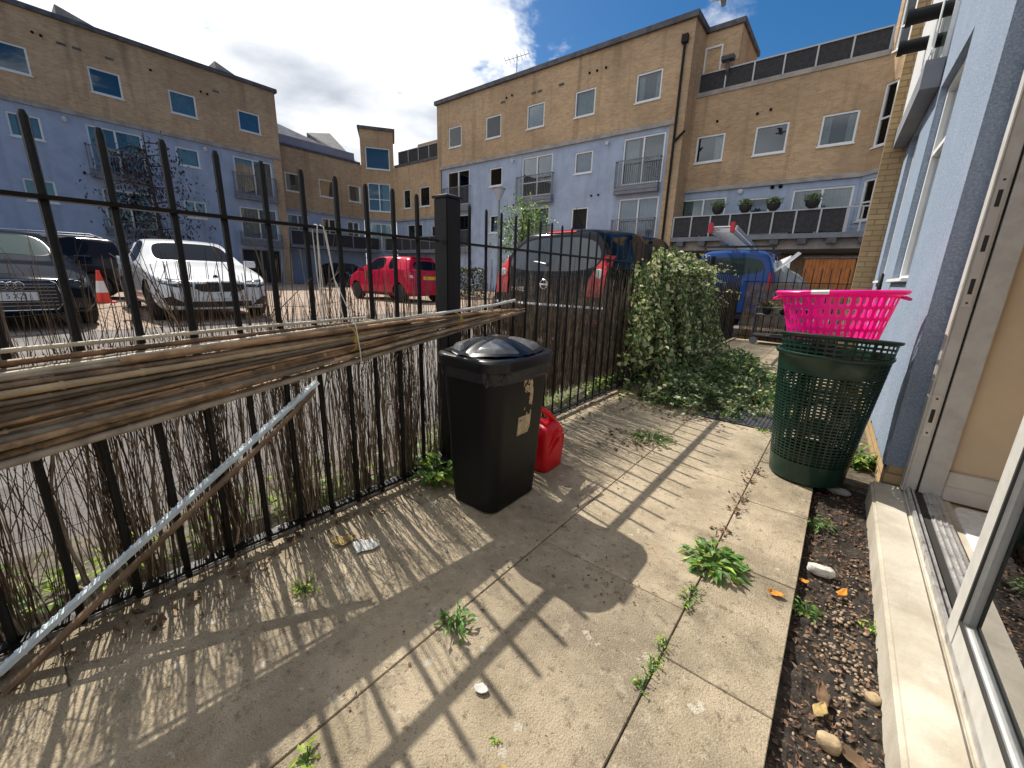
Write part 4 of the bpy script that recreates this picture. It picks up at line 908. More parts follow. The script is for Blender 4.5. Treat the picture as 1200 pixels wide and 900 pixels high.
for y, z, hw in ((.93, .85, .075), (1.55, .895, .055)):
    mb = MB(); mb.tube([(FX+.075+.06*math.cos(a*PI/8), y+.006*math.sin(a), z+(hw*.72)*math.sin(a*PI/8)) for a in range(17)], .0035, 5)
    mb.box(FX+.128, FX+.140, y-.008, y+.008, z-.008, z+.012); mb.build('tie', 'yellow_tie', cbn)
mb = MB(); mb.tube([(FX+.01, .90, 1.30), (FX+.05, .90, 1.1), (FX+.14, .93, .91), (FX+.145, .94, .80), (FX+.13, .95, .73)], .0022, 5); mb.build('string', 'string', cbn)
# white cord looped over the rail
cd = thing('hanging_string', 'white string looped over the top fence rail and hanging down', 'string', (FX+.025, .9, 1.31))
mb = MB(); mb.tube([(FX+.028, .855, 1.26), (FX+.026, .860, 1.305), (FX, .862, 1.309), (FX-.027, .865, 1.30), (FX-.03, .87, 1.1), (FX-.03, .885, .9)], .0022, 5)
mb.tube([(FX+.028, .84, .92), (FX+.028, .852, 1.1), (FX+.028, .855, 1.26)], .0022, 5); mb.tube([(FX+.028, .94, .93), (FX+.027, .905, 1.15), (FX+.026, .885, 1.3), (FX, .885, 1.309), (FX-.027, .885, 1.3), (FX-.03, .89, 1.0)], .0022, 5); mb.build('loop', 'string', cd)
# metal strip and wooden stick leaning along the fence foot
a, b = Vector((FX+.06, -.20, .012)), Vector((FX+.052, .785, .685))
ms_ = thing('metal_strip', 'shiny pale blue metal channel strip leaning along the fence', 'metal strip', a)
d = (b-a).normalized(); sx = Vector((1, 0, 0)); sn = d.cross(sx).normalized()
mb = MB(); Pm = lambda u, v, w: a+d*u+sx*v+sn*w
L = (b-a).length; mb.box(-.25, L, -.013, .013, -.0012, .0012, P=Pm); mb.box(-.25, L, -.013, -.011, .0012, .014, P=Pm); mb.box(-.25, L, .011, .013, .0012, .014, P=Pm)
mb.build('channel', 'strip_metal', ms_)
mb = MB()
for k in range(58):
    u = -.22+k*(L+.2)/58; mb.box(u, u+.008, -.0125, -.008, -.004, -.0013, P=Pm)
mb.build('tooth', 'strip_metal', ms_)
a2, b2 = Vector((FX+.15, -.17, .012)), Vector((FX+.07, .765, .645))
sk_ = MB(); sk_.tube([lerp(a2, b2, t)+Vector((.004*math.sin(t*9), 0, .006*math.sin(t*7))) for t in [i/10 for i in range(11)]], [.0125, .0125, .012, .0125, .0115, .011, .011, .0105, .010, .010, .009], 8)
tag(sk_.build('wooden_stick', 'wood_stick', smooth=True), 'grey brown wooden stick leaning beside the shiny metal strip', 'stick')

# ================================================================== BIN
bx_, by_ = -1.285, 1.50
bn = thing('swing_bin', 'tall black plastic bin with domed lid and torn label', 'bin', (bx_, by_, 0))
rings = []
for z, hx, hy, r in ((.0, .128, .172, .05), (.012, .143, .188, .06), (.20, .155, .198, .065), (.55, .176, .214, .075), (.715, .184, .222, .08)): rings.append(rrect(hx, hy, r, z, (bx_, by_), 7))
mb = MB(); mb.loft(rings); mb.build('body', 'black_plastic', bn, smooth=True, angle=50)
# crumpled bag turned over the rim
mb = MB(); n_ = 120; rg_ = []
base = rrect(.190, .228, .085, 0, (bx_, by_), 29)
for j, (z, e) in enumerate(((.665, .004), (.685, .010), (.705, .012), (.725, .012), (.745, .006))):
    ring = []
    for i, p in enumerate(base):
        w = noise.noise(Vector((i*.45, j*1.3, 2)))*.016+noise.noise(Vector((i*.17, j*.9, 7)))*.014; dz = noise.noise(Vector((i*.15, 3, j*.2)))*.03 if j < 2 else 0
        dx_, dy_ = p[0]-bx_, p[1]-by_; l = math.hypot(dx_, dy_); ring.append((p[0]+dx_/l*(e*.5+w), p[1]+dy_/l*(e*.5+w), z+dz))
    rg_.append(ring)
mb.loft(rg_, cap=False); mb.build('bin_bag', 'bag', bn, smooth=True, angle=180)
# lid: rim ring, shallow faceted dome with a raised cross
rings = [rrect(hx, hy, r, z, (bx_, by_), 9) for hx, hy, r, z in ((.200, .238, .10, .722), (.214, .252, .11, .726), (.216, .254, .11, .765), (.210, .248, .108, .775), (.198, .236, .10, .780))]
mb = MB(); mb.loft(rings, cap=True); lid = mb.build('lid', 'lid_plastic', bn, smooth=True, angle=35)
def dome(u, v): return .780+.058*max(0, 1-(abs(u)/.2)**2.3)*max(0, 1-(abs(v)/.238)**2.3)
mb = MB(); nn = 26
gp = {}
for i in range(nn+1):
    for j in range(nn+1):
        s_, t_ = -1+2*i/nn, -1+2*j/nn
        q_ = max(abs(s_), abs(t_)); l_ = math.hypot(s_, t_) or 1; k_ = (q_/l_)**.75 if l_ > 0 else 1
        u, v = s_*k_*.198, t_*k_*.236; gp[i, j] = (u, v)
        ridge = .006 if (abs(s_) < .14 or abs(t_) < .16) else 0
        mb.v.append((bx_+u, by_+v, dome(u, v)-.001+ridge))
for i in range(nn):
    for j in range(nn): a_ = i*(nn+1)+j; mb.f.append((a_, a_+nn+1, a_+nn+2, a_+1))
mb.build('lid_flap', 'lid_plastic', lid, smooth=True, angle=28)
for (s0, s1, t0, t1) in ((-.92, -.18, -.90, -.20), (-.92, -.18, .20, .90), (.18, .92, -.90, -.20), (.18, .92, .20, .90)):
    mb = MB(); m_ = 10
    for i in range(m_+1):
        for j in range(m_+1):
            s_, t_ = lerp(s0, s1, i/m_), lerp(t0, t1, j/m_); q_ = max(abs(s_), abs(t_)); l_ = math.hypot(s_, t_); k_ = (q_/l_)**.75; u, v = s_*k_*.198, t_*k_*.236
            e_ = min(i, j, m_-i, m_-j); mb.v.append((bx_+u, by_+v, dome(u, v)+(.012 if e_ > 0 else -.003)))
    for i in range(m_):
        for j in range(m_): a_ = i*(m_+1)+j; mb.f.append((a_, a_+m_+1, a_+m_+2, a_+1))
    mb.build('lid_panel', 'lid_panel', lid, smooth=True, angle=35)
# torn label on the side facing the camera-right
def side_x(z): return bx_+lerp(.1555, .1845, (z-.20)/.515)
mb = MB(); nu, nv = 18, 40
def lab(i, j):
    if not (0 <= i < nu and 0 <= j < nv): return False
    u, v = i/nu, j/nv; e = noise.noise(Vector((u*2.6+3.1, v*5.2, 4.4)))+.55*noise.noise(Vector((u*7, v*14, 1.7)))+.25*noise.noise(Vector((u*19, v*38, 8.)))
    edge = min(u, 1-u)*1.2
    return e > (.10 if v > .30 else -.22)-(.10 if u > .6 and .45 < v < .8 else 0)+.25*(v > .93)-.0*edge
def lp_(i, j, o): y_, z_ = 1.468+.098*i/nu+.012*(j/nv-.5), .385+.29*j/nv; return (side_x(z_)+o, y_, z_)
for i in range(nu):
    for j in range(nv):
        if lab(i, j):
            mb.quad(lp_(i, j, .0016), lp_(i+1, j, .0016), lp_(i+1, j+1, .0016), lp_(i, j+1, .0016))
            for (di, dj, p, q) in ((-1, 0, (i, j), (i, j+1)), (1, 0, (i+1, j), (i+1, j+1)), (0, -1, (i, j), (i+1, j)), (0, 1, (i, j+1), (i+1, j+1))):
                if not lab(i+di, j+dj): mb.quad(lp_(*p, .0016), lp_(*q, .0016), lp_(*q, -.002), lp_(*p, -.002))
split_islands(mb.build('torn_label', 'sticker', bn))
# ================================================================== RED WATERING CAN
cx, cy = -1.285, 1.955
wc = thing('watering_can', 'bright red plastic can with arched handle standing behind the bin', 'watering can', (cx, cy, 0))
mb = MB(); mb.loft([rrect(hx, hy, r, z, (cx, cy+o), 6) for z, hx, hy, r, o in ((0, .072, .085, .03, 0), (.012, .084, .098, .035, 0), (.10, .088, .104, .036, 0), (.20, .086, .100, .036, 0), (.255, .082, .092, .036, .0), (.275, .070, .076, .034, .004), (.288, .048, .052, .03, .008))]); mb.build('body', 'red_plastic', wc, smooth=True, angle=60)
mb = MB(); mb.tube([(cx+.02, cy+.085, .235), (cx+.02, cy+.065, .285), (cx+.01, cy+.02, .335), (cx, cy-.04, .375), (cx-.01, cy-.10, .405), (cx-.01, cy-.15, .40), (cx-.01, cy-.165, .36)], [.016, .019, .019, .018, .017, .016, .015], 10); mb.build('handle', 'red_plastic', wc, smooth=True)
mb = MB(); mb.tube([(cx-.01, cy-.09, .20), (cx-.01, cy-.15, .28), (cx-.01, cy-.17, .37), (cx-.01, cy-.172, .40)], [.03, .026, .022, .024], 10); mb.build('spout', 'red_plastic', wc, smooth=True)
for dz in (.10, .16):
    mb = MB(); mb.tube([(cx+.086+.010*math.sin(PI*t), cy-.07+.14*t, dz+.09*math.sin(PI*t*.7)) for t in [i/12 for i in range(13)]], .008, 6); mb.build('moulded_rib', 'red_plastic', wc, smooth=True)
mb = MB(); mb.tube([(cx, cy+.085, .02), (cx+.07, cy+.102, .10), (cx+.075, cy+.102, .2)], .006, 6); mb.build('moulded_rib', 'red_plastic', wc, smooth=True)
# ================================================================== LAUNDRY BASKETS
def lattice(c, zs, rfun, rows, cols, hole_u, hole_v, thick, mat, name, parent, split=False, sx=1., sy=1., tilt=None, slant=0., seg=3):
    """tapered wall of a basket with real holes: cells of a grid are left open"""
    mb = MB(); T = tilt or (lambda p: p)
    def P(a, z, o=0.): r = rfun(z)-o; return T((c[0]+r*sx*math.cos(a), c[1]+r*sy*math.sin(a), z))
    def patch(a0, a1, z0, z1, n=seg):
        for i in range(n):
            p, q = lerp(a0, a1, i/n), lerp(a0, a1, (i+1)/n)
            mb.quad(P(p, z0), P(q, z0), P(q, z1), P(p, z1)); mb.quad(P(p, z0, thick), P(p, z1, thick), P(q, z1, thick), P(q, z0, thick))
    def edge(a0, a1, z0, z1):     # hole rim
        mb.quad(P(a0, z0), P(a1, z0), P(a1, z0, thick), P(a0, z0, thick)); mb.quad(P(a0, z1), P(a1, z1), P(a1, z1, thick), P(a0, z1, thick))
        mb.quad(P(a0, z0), P(a0, z1), P(a0, z1, thick), P(a0, z0, thick)); mb.quad(P(a1, z0), P(a1, z1), P(a1, z1, thick), P(a1, z0, thick))
    z0, z1 = zs; H_ = (z1-z0)/rows; dA = 2*PI/cols
    for r in range(rows):
        za, zb = z0+r*H_, z0+(r+1)*H_; g0, g1 = za+H_*(1-hole_v)/2, zb-H_*(1-hole_v)/2
        for k in range(cols):
            a0 = k*dA+(r % 2)*dA*slant; b0, b1 = a0+dA*(1-hole_u)/2, a0+dA*(1+hole_u)/2
            patch(a0, a0+dA, za, g0, 2); patch(a0, a0+dA, g1, zb, 2); patch(a0, b0, g0, g1, 1); patch(b1, a0+dA, g0, g1, 1); edge(b0, b1, g0, g1)
    return mb.build(name, mat, parent)
hc = (-.005, 2.93)
hr = lambda z: lerp(.188, .258, z/.79)
hb = thing('laundry_hamper', 'tall dark green slotted laundry hamper standing on the slabs, carrying the pink basket', 'laundry hamper', (*hc, 0), 'dark green hampers')
mb = MB(); mb.lathe([(.0, .004), (hr(0)-.02, .0), (hr(0), .012), (hr(.13), .13), (hr(.13)-.004, .13), (hr(.02)-.004, .02), (0, .012)], (*hc, 0), 56, cap=False); mb.build('base', 'green_plastic', hb, smooth=True, angle=50)
lattice(hc, (.13, .66), hr, 29, 46, .78, .60, .0032, 'green_plastic', 'slotted_wall', hb, slant=0.)
mb = MB(); mb.lathe([(hr(.66), .66), (hr(.74), .74), (hr(.75)+.010, .748), (hr(.76)+.016, .758), (hr(.775)+.014, .768), (hr(.77), .772), (hr(.75)-.005, .75), (hr(.66)-.004, .66)], (*hc, 0), 64, cap=False); mb.build('rim', 'green_plastic', hb, smooth=True, angle=60)
# second hamper nested inside: only its slotted top stands out, tilted
RT = Matrix.Rotation(math.radians(-5.6), 4, Vector((1, -.06, 0)).normalized()) @ Matrix.Rotation(math.radians(.3), 4, 'Y'); pc = Vector((hc[0]+.01, hc[1], .80))
TI = lambda p: tuple(pc+RT.to_3x3() @ (Vector(p)-pc))
hb2 = thing('laundry_hamper', 'second dark green hamper nested in the tall one, only its slotted rim showing', 'laundry hamper', (*hc, .05), 'dark green hampers')
hr2 = lambda z: lerp(.178, .262, (z-.05)/.79)
h2c = (hc[0]+.010, hc[1]+.005)
lattice(h2c, (.74, .835), hr2, 4, 40, .78, .58, .0035, 'green_plastic', 'slotted_wall', hb2, tilt=TI)
mb = MB(); mb.lathe([(hr2(.835), .835), (hr2(.85)+.012, .842), (hr2(.85)+.016, .852), (hr2(.85)+.010, .858), (hr2(.85)-.004, .855), (hr2(.835)-.004, .835)], (*h2c, 0), 64, cap=False); mb.v = [TI(v) for v in mb.v]; mb.build('rim', 'green_plastic', hb2, smooth=True, angle=60)
lattice(h2c, (.17, .74), hr2, 28, 44, .74, .56, .0035, 'green_plastic', 'slotted_wall', hb2)
mb = MB(); mb.lathe([(.0, .048), (hr2(.05), .05), (hr2(.17), .17), (hr2(.17)-.004, .17), (hr2(.06)-.004, .06), (0, .056)], (*h2c, 0), 48, cap=False); mb.build('base', 'green_plastic', hb2, smooth=True, angle=50)
# pink basket
kc = (-.028, 2.935, 0)
pk = thing('laundry_basket', 'hot pink oval laundry basket with oval holes sitting on the green hampers', 'laundry basket', (kc[0], kc[1], .83))
pz0, pz1 = .845, 1.085
prr = lambda z: lerp(.205, .262, max(0, (z-.845))/.24)
RP = (Matrix.Rotation(math.radians(-.8), 4, 'X') @ Matrix.Rotation(math.radians(-2.6), 4, 'Y')).to_3x3(); pc2 = Vector((kc[0], kc[1], .85))
TP = lambda p: tuple(pc2+RP @ (Vector(p)-pc2))
def oval_wall():
    mb = MB(); sx = 1.0; sy = .82; th = .003; rows, cols = 4, 22; H_ = (1.078-pz0)/rows; dA = 2*PI/cols
    P = lambda a, z, o=0.: TP((kc[0]+(prr(z)-o)*sx*math.cos(a), kc[1]+(prr(z)-o)*sy*math.sin(a), z))
    for r in range(rows):
        za = pz0+r*H_
        for k in range(cols):
            a0 = k*dA+(.5*dA if r % 2 else 0)
            # each cell: two rounded upright slots; built as a fine grid with the cells inside the slots left out
            nu, nv = 14, 10
            def inside(i, j):
                u, v = (i+.5)/nu, (j+.5)/nv
                for c0 in (.30, .70):
                    du = abs(u-c0)/.155; dv = abs(v-.5)/.36
                    if du < 1 and dv < 1 and (du**4+dv**4) < 1: return True
                return False
            for i in range(nu):
                for j in range(nv):
                    if inside(i, j): continue
                    p, q = a0+dA*i/nu, a0+dA*(i+1)/nu; c, d = za+H_*j/nv, za+H_*(j+1)/nv
                    mb.quad(P(p, c), P(q, c), P(q, d), P(p, d)); mb.quad(P(p, c, th), P(p, d, th), P(q, d, th), P(q, c, th))
                    for (ii, jj, e) in ((i-1, j, ((p, c), (p, d))), (i+1, j, ((q, c), (q, d))), (i, j-1, ((p, c), (q, c))), (i, j+1, ((p, d), (q, d)))):
                        if inside(ii, jj): (x1, y1_), (x2, y2_) = e; mb.quad(P(x1, y1_), P(x2, y2_), P(x2, y2_, th), P(x1, y1_, th))
    return mb
oval_wall().build('perforated_wall', 'pink_plastic', pk)
def oval_lathe(prof, n=72):
    mb = MB(); rings = [[TP((kc[0]+r*math.cos(2*PI*k/n), kc[1]+r*.82*math.sin(2*PI*k/n)*(1 if r < .27 else 1), z)) for k in range(n)] for r, z in prof]; mb.loft(rings, cap=False); return mb
oval_lathe([(.0, pz0+.003), (.195, pz0+.003), (.205, pz0), (.0, pz0-.002)]).build('base', 'pink_plastic', pk, smooth=True, angle=50)
oval_lathe([(prr(1.078), 1.076), (.272, 1.082), (.290, 1.088), (.296, 1.098), (.290, 1.106), (.272, 1.108), (.260, 1.102), (prr(1.078)-.003, 1.076)]).build('rim', 'pink_plastic', pk, smooth=True, angle=60)
for s in (-1, 1):
    mb = MB(); mb.tube([TP((kc[0]+s*.268, kc[1]-.08, 1.072)), TP((kc[0]+s*.29, kc[1]-.06, 1.062)), TP((kc[0]+s*.295, kc[1]+.06, 1.062)), TP((kc[0]+s*.268, kc[1]+.08, 1.072))], .008, 8); mb.build('handle', 'pink_plastic', pk, smooth=True)
mb = MB(); n_ = 5
for i in range(n_):
    a0, a1 = math.radians(248+3.1*i), math.radians(248+3.1*(i+1))
    P = lambda a, r, z: TP((kc[0]+r*math.cos(a), kc[1]+r*.82*math.sin(a), z))
    mb.quad(P(a0, .2935, 1.086), P(a1, .2935, 1.086), P(a1, .2985, 1.1), P(a0, .2985, 1.1)); mb.quad(P(a0, .2985, 1.1), P(a1, .2985, 1.1), P(a1, .291, 1.1082), P(a0, .291, 1.1082))
mb.build('label', 'label_white', pk, smooth=True)
# ================================================================== MAT, CART, ROCKS, PAPER, LEAVES
mt = MB(); xA, xB_, yA_, yB_ = -.80, -.20, 3.66, 4.12
mt.box(xA, xB_, yA_, yB_, .003, .012)
k = 0
while xA+.02+.03*k < xB_-.02:
    x = xA+.02+.03*k
    for j in range(13): y = yA_+.02+.034*j; mt.box(x, x+.017, y, y+.024, .011, .020)
    k += 1
mo = tag(mt.build('rubber_mat', 'mat'), 'dark grey ribbed rubber mat lying on the slabs in front of ivy', 'mat')
mo.rotation_euler = (0, 0, 0)
ct = thing('plant_trolley', 'two tier metal trolley with wheels and red flower pots by the end fence', 'trolley', (-.8, 9.3, 0))
mb = MB()
for x in (-1.3, -.35):
    for y in (9.1, 9.5): mb.tube([(x, y, .06), (x, y, .72)], .014, 6)
for z in (.16, .55):
    mb.box(-1.32, -.33, 9.08, 9.52, z, z+.018)
for y in (9.1, 9.5): mb.tube([(-1.3, y, .70), (-.35, y, .70)], .014, 6)
mb.build('trolley_frame', 'coping', ct)
for x in (-1.26, -.40): mb = MB(); mb.lathe([(.03, -.015), (.07, -.015), (.07, .015), (.03, .015)], (x, 9.08, .07), 18, 'y'); mb.build('wheel', 'lamp_grey', ct, smooth=True)
for i, (x, y) in enumerate(((-1.15, 9.3), (-.85, 9.28), (-.55, 9.32))):
    t = thing('flower_pot', ('dark pot of red flowers on the trolley, left end', 'dark pot of red flowers in the middle of the trolley', 'dark pot of red flowers on the trolley, right end')[i], 'flower pot', (x, y, .568), 'flower pots on the trolley')
    mb = MB(); mb.lathe([(.05, .568), (.075, .60), (.09, .70), (.08, .70)], (x, y, 0), 14); mb.build('pot', 'pot', t, smooth=True)
    mb = MB(); fl = MB()
    for k in range(120): a = U(0, 2*PI); r = U(0, .13); mb.leaf((x+r*math.cos(a), y+r*math.sin(a), .70+U(-.04, .08)), (math.cos(a), math.sin(a), U(-.3, 1)), (0, 0, 1), U(.04, .09), .04)
    for k in range(40): a = U(0, 2*PI); r = U(0, .14); fl.leaf((x+r*math.cos(a), y+r*math.sin(a), .74+U(-.05, .05)), (math.cos(a), math.sin(a), U(0, 1)), (0, 0, 1), .04, .04)
    mb.build('foliage', 'leaf', t); fl.build('flowers', 'tail_red', t)
def rock(name, label, cat, c, s, mat, rz=0.):
    mb = MB(); n, m = 14, 9
    for i in range(m):
        th = PI*(i+.0)/(m-1)
        for k in range(n):
            a = 2*PI*k/n; v = Vector((math.sin(th)*math.cos(a), math.sin(th)*math.sin(a), math.cos(th))); v = Vector([math.copysign(abs(q)**.7, q) for q in v])
            f = 1+.16*noise.noise(v*1.7+Vector(c)*31)+.07*noise.noise(v*4+Vector(c)*17); x, y = v.x*s[0]*f, v.y*s[1]*f
            mb.v.append((c[0]+x*math.cos(rz)-y*math.sin(rz), c[1]+x*math.sin(rz)+y*math.cos(rz), c[2]+v.z*s[2]*f))
    for i in range(m-1):
        for k in range(n): mb.f.append((i*n+k, i*n+(k+1) % n, (i+1)*n+(k+1) % n, (i+1)*n+k))
    return tag(mb.build(name, mat, smooth=True, angle=40), label, cat)
rock('stone', 'white oblong lump of plaster lying on the dark soil bed', 'stone', (.125, 1.955, -.018), (.050, .024, .022), 'rock_white', .1)
rock('stone', 'square tan stone near the front of the soil bed', 'stone', (.175, 1.155, -.022), (.027, .021, .020), 'rock_tan', .15)
rock('stone', 'pale flat stone half buried in the bed beside the concrete sill', 'stone', (.275, 1.40, -.034), (.02, .018, .012), 'rock_tan', .7)
rock('stone', 'grey stone in the shadow at the back corner of the bed', 'stone', (.17, 2.88, -.025), (.055, .022, .02), 'kerb', -.1)
def flat_piece(name, label, cat, c, L, w, rz, mat, curl=.3, cz=.006):
    mb = MB(); n, m = 8, 5
    for i in range(n+1):
        for j in range(m+1):
            u, v = i/n-.5, j/m-.5; ww = w*(1-abs(2*u)**2.2*.8); x, y = u*L*(1+.2*noise.noise(Vector((v*4, c[0]*7, c[1])))), v*ww*(1+.5*noise.noise(Vector((u*5+c[1]*9, (1 if v > 0 else 0)*5, c[0]*3)))); z = cz+curl*L*(u*u)*.45+curl*w*v*v*.5+.15*L*curl*noise.noise(Vector((u*3+c[0]*9, v*3, c[1])))
            mb.v.append((c[0]+x*math.cos(rz)-y*math.sin(rz), c[1]+x*math.sin(rz)+y*math.cos(rz), c[2]+z))
    for i in range(n):
        for j in range(m): a_ = i*(m+1)+j; mb.f.append((a_, a_+m+1, a_+m+2, a_+1))
    o = mb.build(name, mat, smooth=True, angle=180)
    so_ = o.modifiers.new('s', 'SOLIDIFY'); so_.thickness = .0008
    return tag(o, label, cat)
flat_piece('paper_scrap', 'crumpled grey paper scrap on the slabs near the fence', 'paper', (-1.40, .80, .004), .11, .09, .6, 'paper', .12)
flat_piece('fallen_leaf', 'curled tan dead leaf beside the grey paper scrap', 'leaf', (-1.50, .76, .004), .10, .07, 1.0, 'yellow_leaf', .5)
flat_piece('fallen_leaf', 'bright orange petal on the slab edge beside the soil bed', 'leaf', (-.005, 1.635, .003), .055, .03, .2, 'orange_leaf', .7)
flat_piece('fallen_leaf', 'orange curled leaf in the bed by the white lump', 'leaf', (.195, 1.86, -.03), .07, .03, 1.2, 'orange_leaf', .8)
flat_piece('fallen_leaf', 'small orange leaf at the slab edge below the white lump', 'leaf', (.075, 1.84, -.03), .035, .025, .3, 'orange_leaf', .8)
flat_piece('fallen_leaf', 'long brown curled leaf in the front of the soil bed', 'leaf', (.155, 1.30, -.03), .09, .03, 1.7, 'dead_leaf', .6)
flat_piece('fallen_leaf', 'brown crumpled leaf right of the square tan stone', 'leaf', (.225, 1.15, -.03), .065, .04, -.5, 'dead_leaf', .7)
flat_piece('fallen_leaf', 'tan dry leaf standing in the bed above the square tan stone', 'leaf', (.15, 1.24, -.025), .06, .03, 1.3, 'yellow_leaf', .5)
flat_piece('fallen_leaf', 'pale cream leaf on the slab just left of the middle joint', 'leaf', (-.43, .545, .003), .034, .022, 1.2, 'yellow_leaf', .4)
flat_piece('fallen_leaf', 'white curled leaf on the middle slabs below the rail shadow', 'leaf', (-.60, .66, .003), .04, .028, .4, 'paper', .4)
# dry litter along fence foot, joints and ivy edge
mb = MB()
def litter(n, fx, fy, fz=lambda x, y: .004, L=(.012, .045)):
    for k in range(n):
        x, y = fx(), fy(); a = U(0, 2*PI); l = U(*L); mb.leaf((x, y, fz(x, y)+U(0, .006)), (math.cos(a), math.sin(a), U(-.1, .6)), (U(-.6, .6), U(-.6, .6), 1), l, l*U(.3, .75), U(-.4, .4), U(-.4, .5))
litter(420, lambda: FX+.03+abs(random.gauss(0, .075)), lambda: U(-.5, 4.5))
litter(60, lambda: -.248+random.gauss(0, .018), lambda: U(1.4, 3.9), L=(.008, .022))
litter(130, lambda: -.248+random.gauss(0, .022), lambda: random.choice((2.35, 2.62, 2.75, 2.2, 1.95))+random.gauss(0, .03), L=(.01, .03))
litter(110, lambda: -.85+random.gauss(0, .02), lambda: U(.3, 3.9), L=(.006, .018))
litter(90, lambda: random.gauss(-.55, .10), lambda: random.gauss(1.28, .06), L=(.005, .016))
litter(120, lambda: U(-1.4, -.55), lambda: random.gauss(3.55, .15))
litter(120, lambda: random.gauss(-1.0, .12), lambda: random.gauss(2.75, .12))
litter(110, lambda: U(-1.6, .0), lambda: U(.2, 3.6), L=(.005, .014))
tag(mb.build('leaf_litter', 'dead_leaf'), 'scattered dry brown leaf litter along the fence foot and slab joints', 'leaf litter', kind='stuff')

# ================================================================== WEEDS
def weed(label, c, n, h, spread, leafL, leafW, mat='weed', kind='rosette', cat='weed', seed=0, mat2=None, name='weed', line=0.):
    random.seed(seed); t = thing(name, label, cat, c); A = MB(); S = MB(); B = MB()
    for k in range(n):
        a = U(0, 2*PI); r = spread*math.sqrt(random.random()); zz_ = U(.1, 1)*h*(1-.5*r/spread)
        lo_ = Vector((random.gauss(0, .004), U(-line, line), 0)) if line else Vector((0, 0, 0)); base = Vector(c)+lo_+Vector((r*.35*math.cos(a), r*.35*math.sin(a), 0)); tip = Vector(c)+lo_+Vector((r*math.cos(a), r*math.sin(a), zz_))
        S.tube([base, lerp(base, tip, .5)+Vector((0, 0, zz_*.15)), tip], [.0022, .0018, .001], 4, cap=False)
        m_ = 3 if kind == 'stem' else 1
        for q in range(m_):
            p = lerp(base, tip, 1-.3*q); aa = a+U(-1.2, 1.2); (B if mat2 and random.random() < .3 else A).leaf(p, (math.cos(aa), math.sin(aa), U(-.15, .9 if kind == 'stem' else .5)), (0, 0, 1), leafL*U(.55, 1.15), leafW*U(.7, 1.15), U(.1, .3), U(.1, .5))
    A.build('leaves', mat, t)
    if mat2: B.build('leaves', mat2, t)
    S.build('stem', 'weed', t)
    return t
weed('broad leaved green weed clump growing from the joint of the middle slabs', (-.235, 1.67, 0), 120, .075, .095, .062, .027, 'weed', seed=1, mat2='weed_pale')
weed('small dark weed sprouting in the shadow band left of the bin shadow', (-.81, .76, 0), 34, .075, .055, .034, .015, 'weed', seed=2)
weed('creeping green plant lying on the slabs before the ivy', (-.93, 2.86, 0), 110, .05, .17, .034, .018, 'leaf', seed=3, mat2='leaf_pale')
weed('low weed with small leaves in the joint below the large clump', (-.252, 1.40, 0), 40, .03, .028, .020, .009, 'weed', seed=4, line=.06, mat2='weed_pale')
weed('thin yellow flowered weed running along the joint lower down', (-.255, 1.06, 0), 60, .03, .026, .015, .007, 'weed_pale', seed=5, line=.11, mat2='weed')
weed('green weed with pointed leaves at the back of the soil bed', (.085, 2.38, -.045), 34, .07, .06, .042, .016, 'weed', seed=6)
weed('small weed at the slab edge below the white lump', (.095, 1.68, -.045), 24, .05, .045, .035, .013, 'weed', seed=7)
weed('tall leafy green weed growing between the fence foot and the bin', (FX+.09, 1.40, 0), 16, .20, .07, .12, .065, 'weed', kind='stem', seed=8, mat2='weed_pale')
weed('tiny bright green seedling on the near slabs', (-.485, .59, 0), 12, .012, .013, .010, .007, 'weed_pale', seed=9)
weed('weed with an orange bud at the bottom edge left of centre', (-.80, .27, 0), 18, .035, .03, .024, .011, 'weed_pale', seed=10)
weed('small bright weed at the front corner of the soil bed', (.075, .95, -.045), 20, .04, .04, .03, .012, 'weed_pale', seed=12)
weed('small weed against the edge of the concrete sill', (.275, 1.72, -.045), 16, .05, .03, .025, .012, 'weed_pale', seed=13)
weed('leafy green weeds growing in front of the wall behind the hamper', (.25, 3.35, 0), 60, .16, .10, .06, .03, 'weed', kind='stem', seed=14, mat2='weed_pale')
weed('small weed with yellow leaf in the near slab joint by the left shadow', (-1.35, .52, 0), 20, .04, .05, .03, .014, 'weed_pale', seed=15)
weed('young green plant at the edge of the rubber mat', (-.33, 3.62, 0), 18, .05, .04, .03, .012, 'weed_pale', seed=16)
weed('pale leafed seedling climbing at the front of the leaf heap', (-.45, 4.5, 0), 60, .2, .12, .06, .03, 'weed_pale', kind='stem', seed=17)
# weeds behind the fence: ground cover nobody could count
random.seed(77); mb = MB(); m2 = MB()
for k in range(6500):
    y = U(-1.0, 9.0); x = FX-.07-abs(random.gauss(0, .11)); 
    if noise.noise(Vector((y*2.2, x*3, 5)))+.18 < U(-.2, .45): continue
    z = cpz(x, y)+.01 if x < XF else .02; a = U(0, 2*PI); l = U(.015, .05)
    (mb if random.random() < .42 else m2).leaf((x, y, z+U(0, .13)), (math.cos(a), math.sin(a), U(-.1, 1.2)), (0, 0, 1), l, l*U(.35, .7), U(.1, .3), U(0, .4))
tag(mb.build('ground_weeds', 'weed'), 'green weeds growing along the kerb behind the fence', 'weeds', kind='stuff')
tag(m2.build('ground_weeds', 'weed_pale'), 'yellow green weeds growing along the kerb behind the fence', 'weeds', kind='stuff')

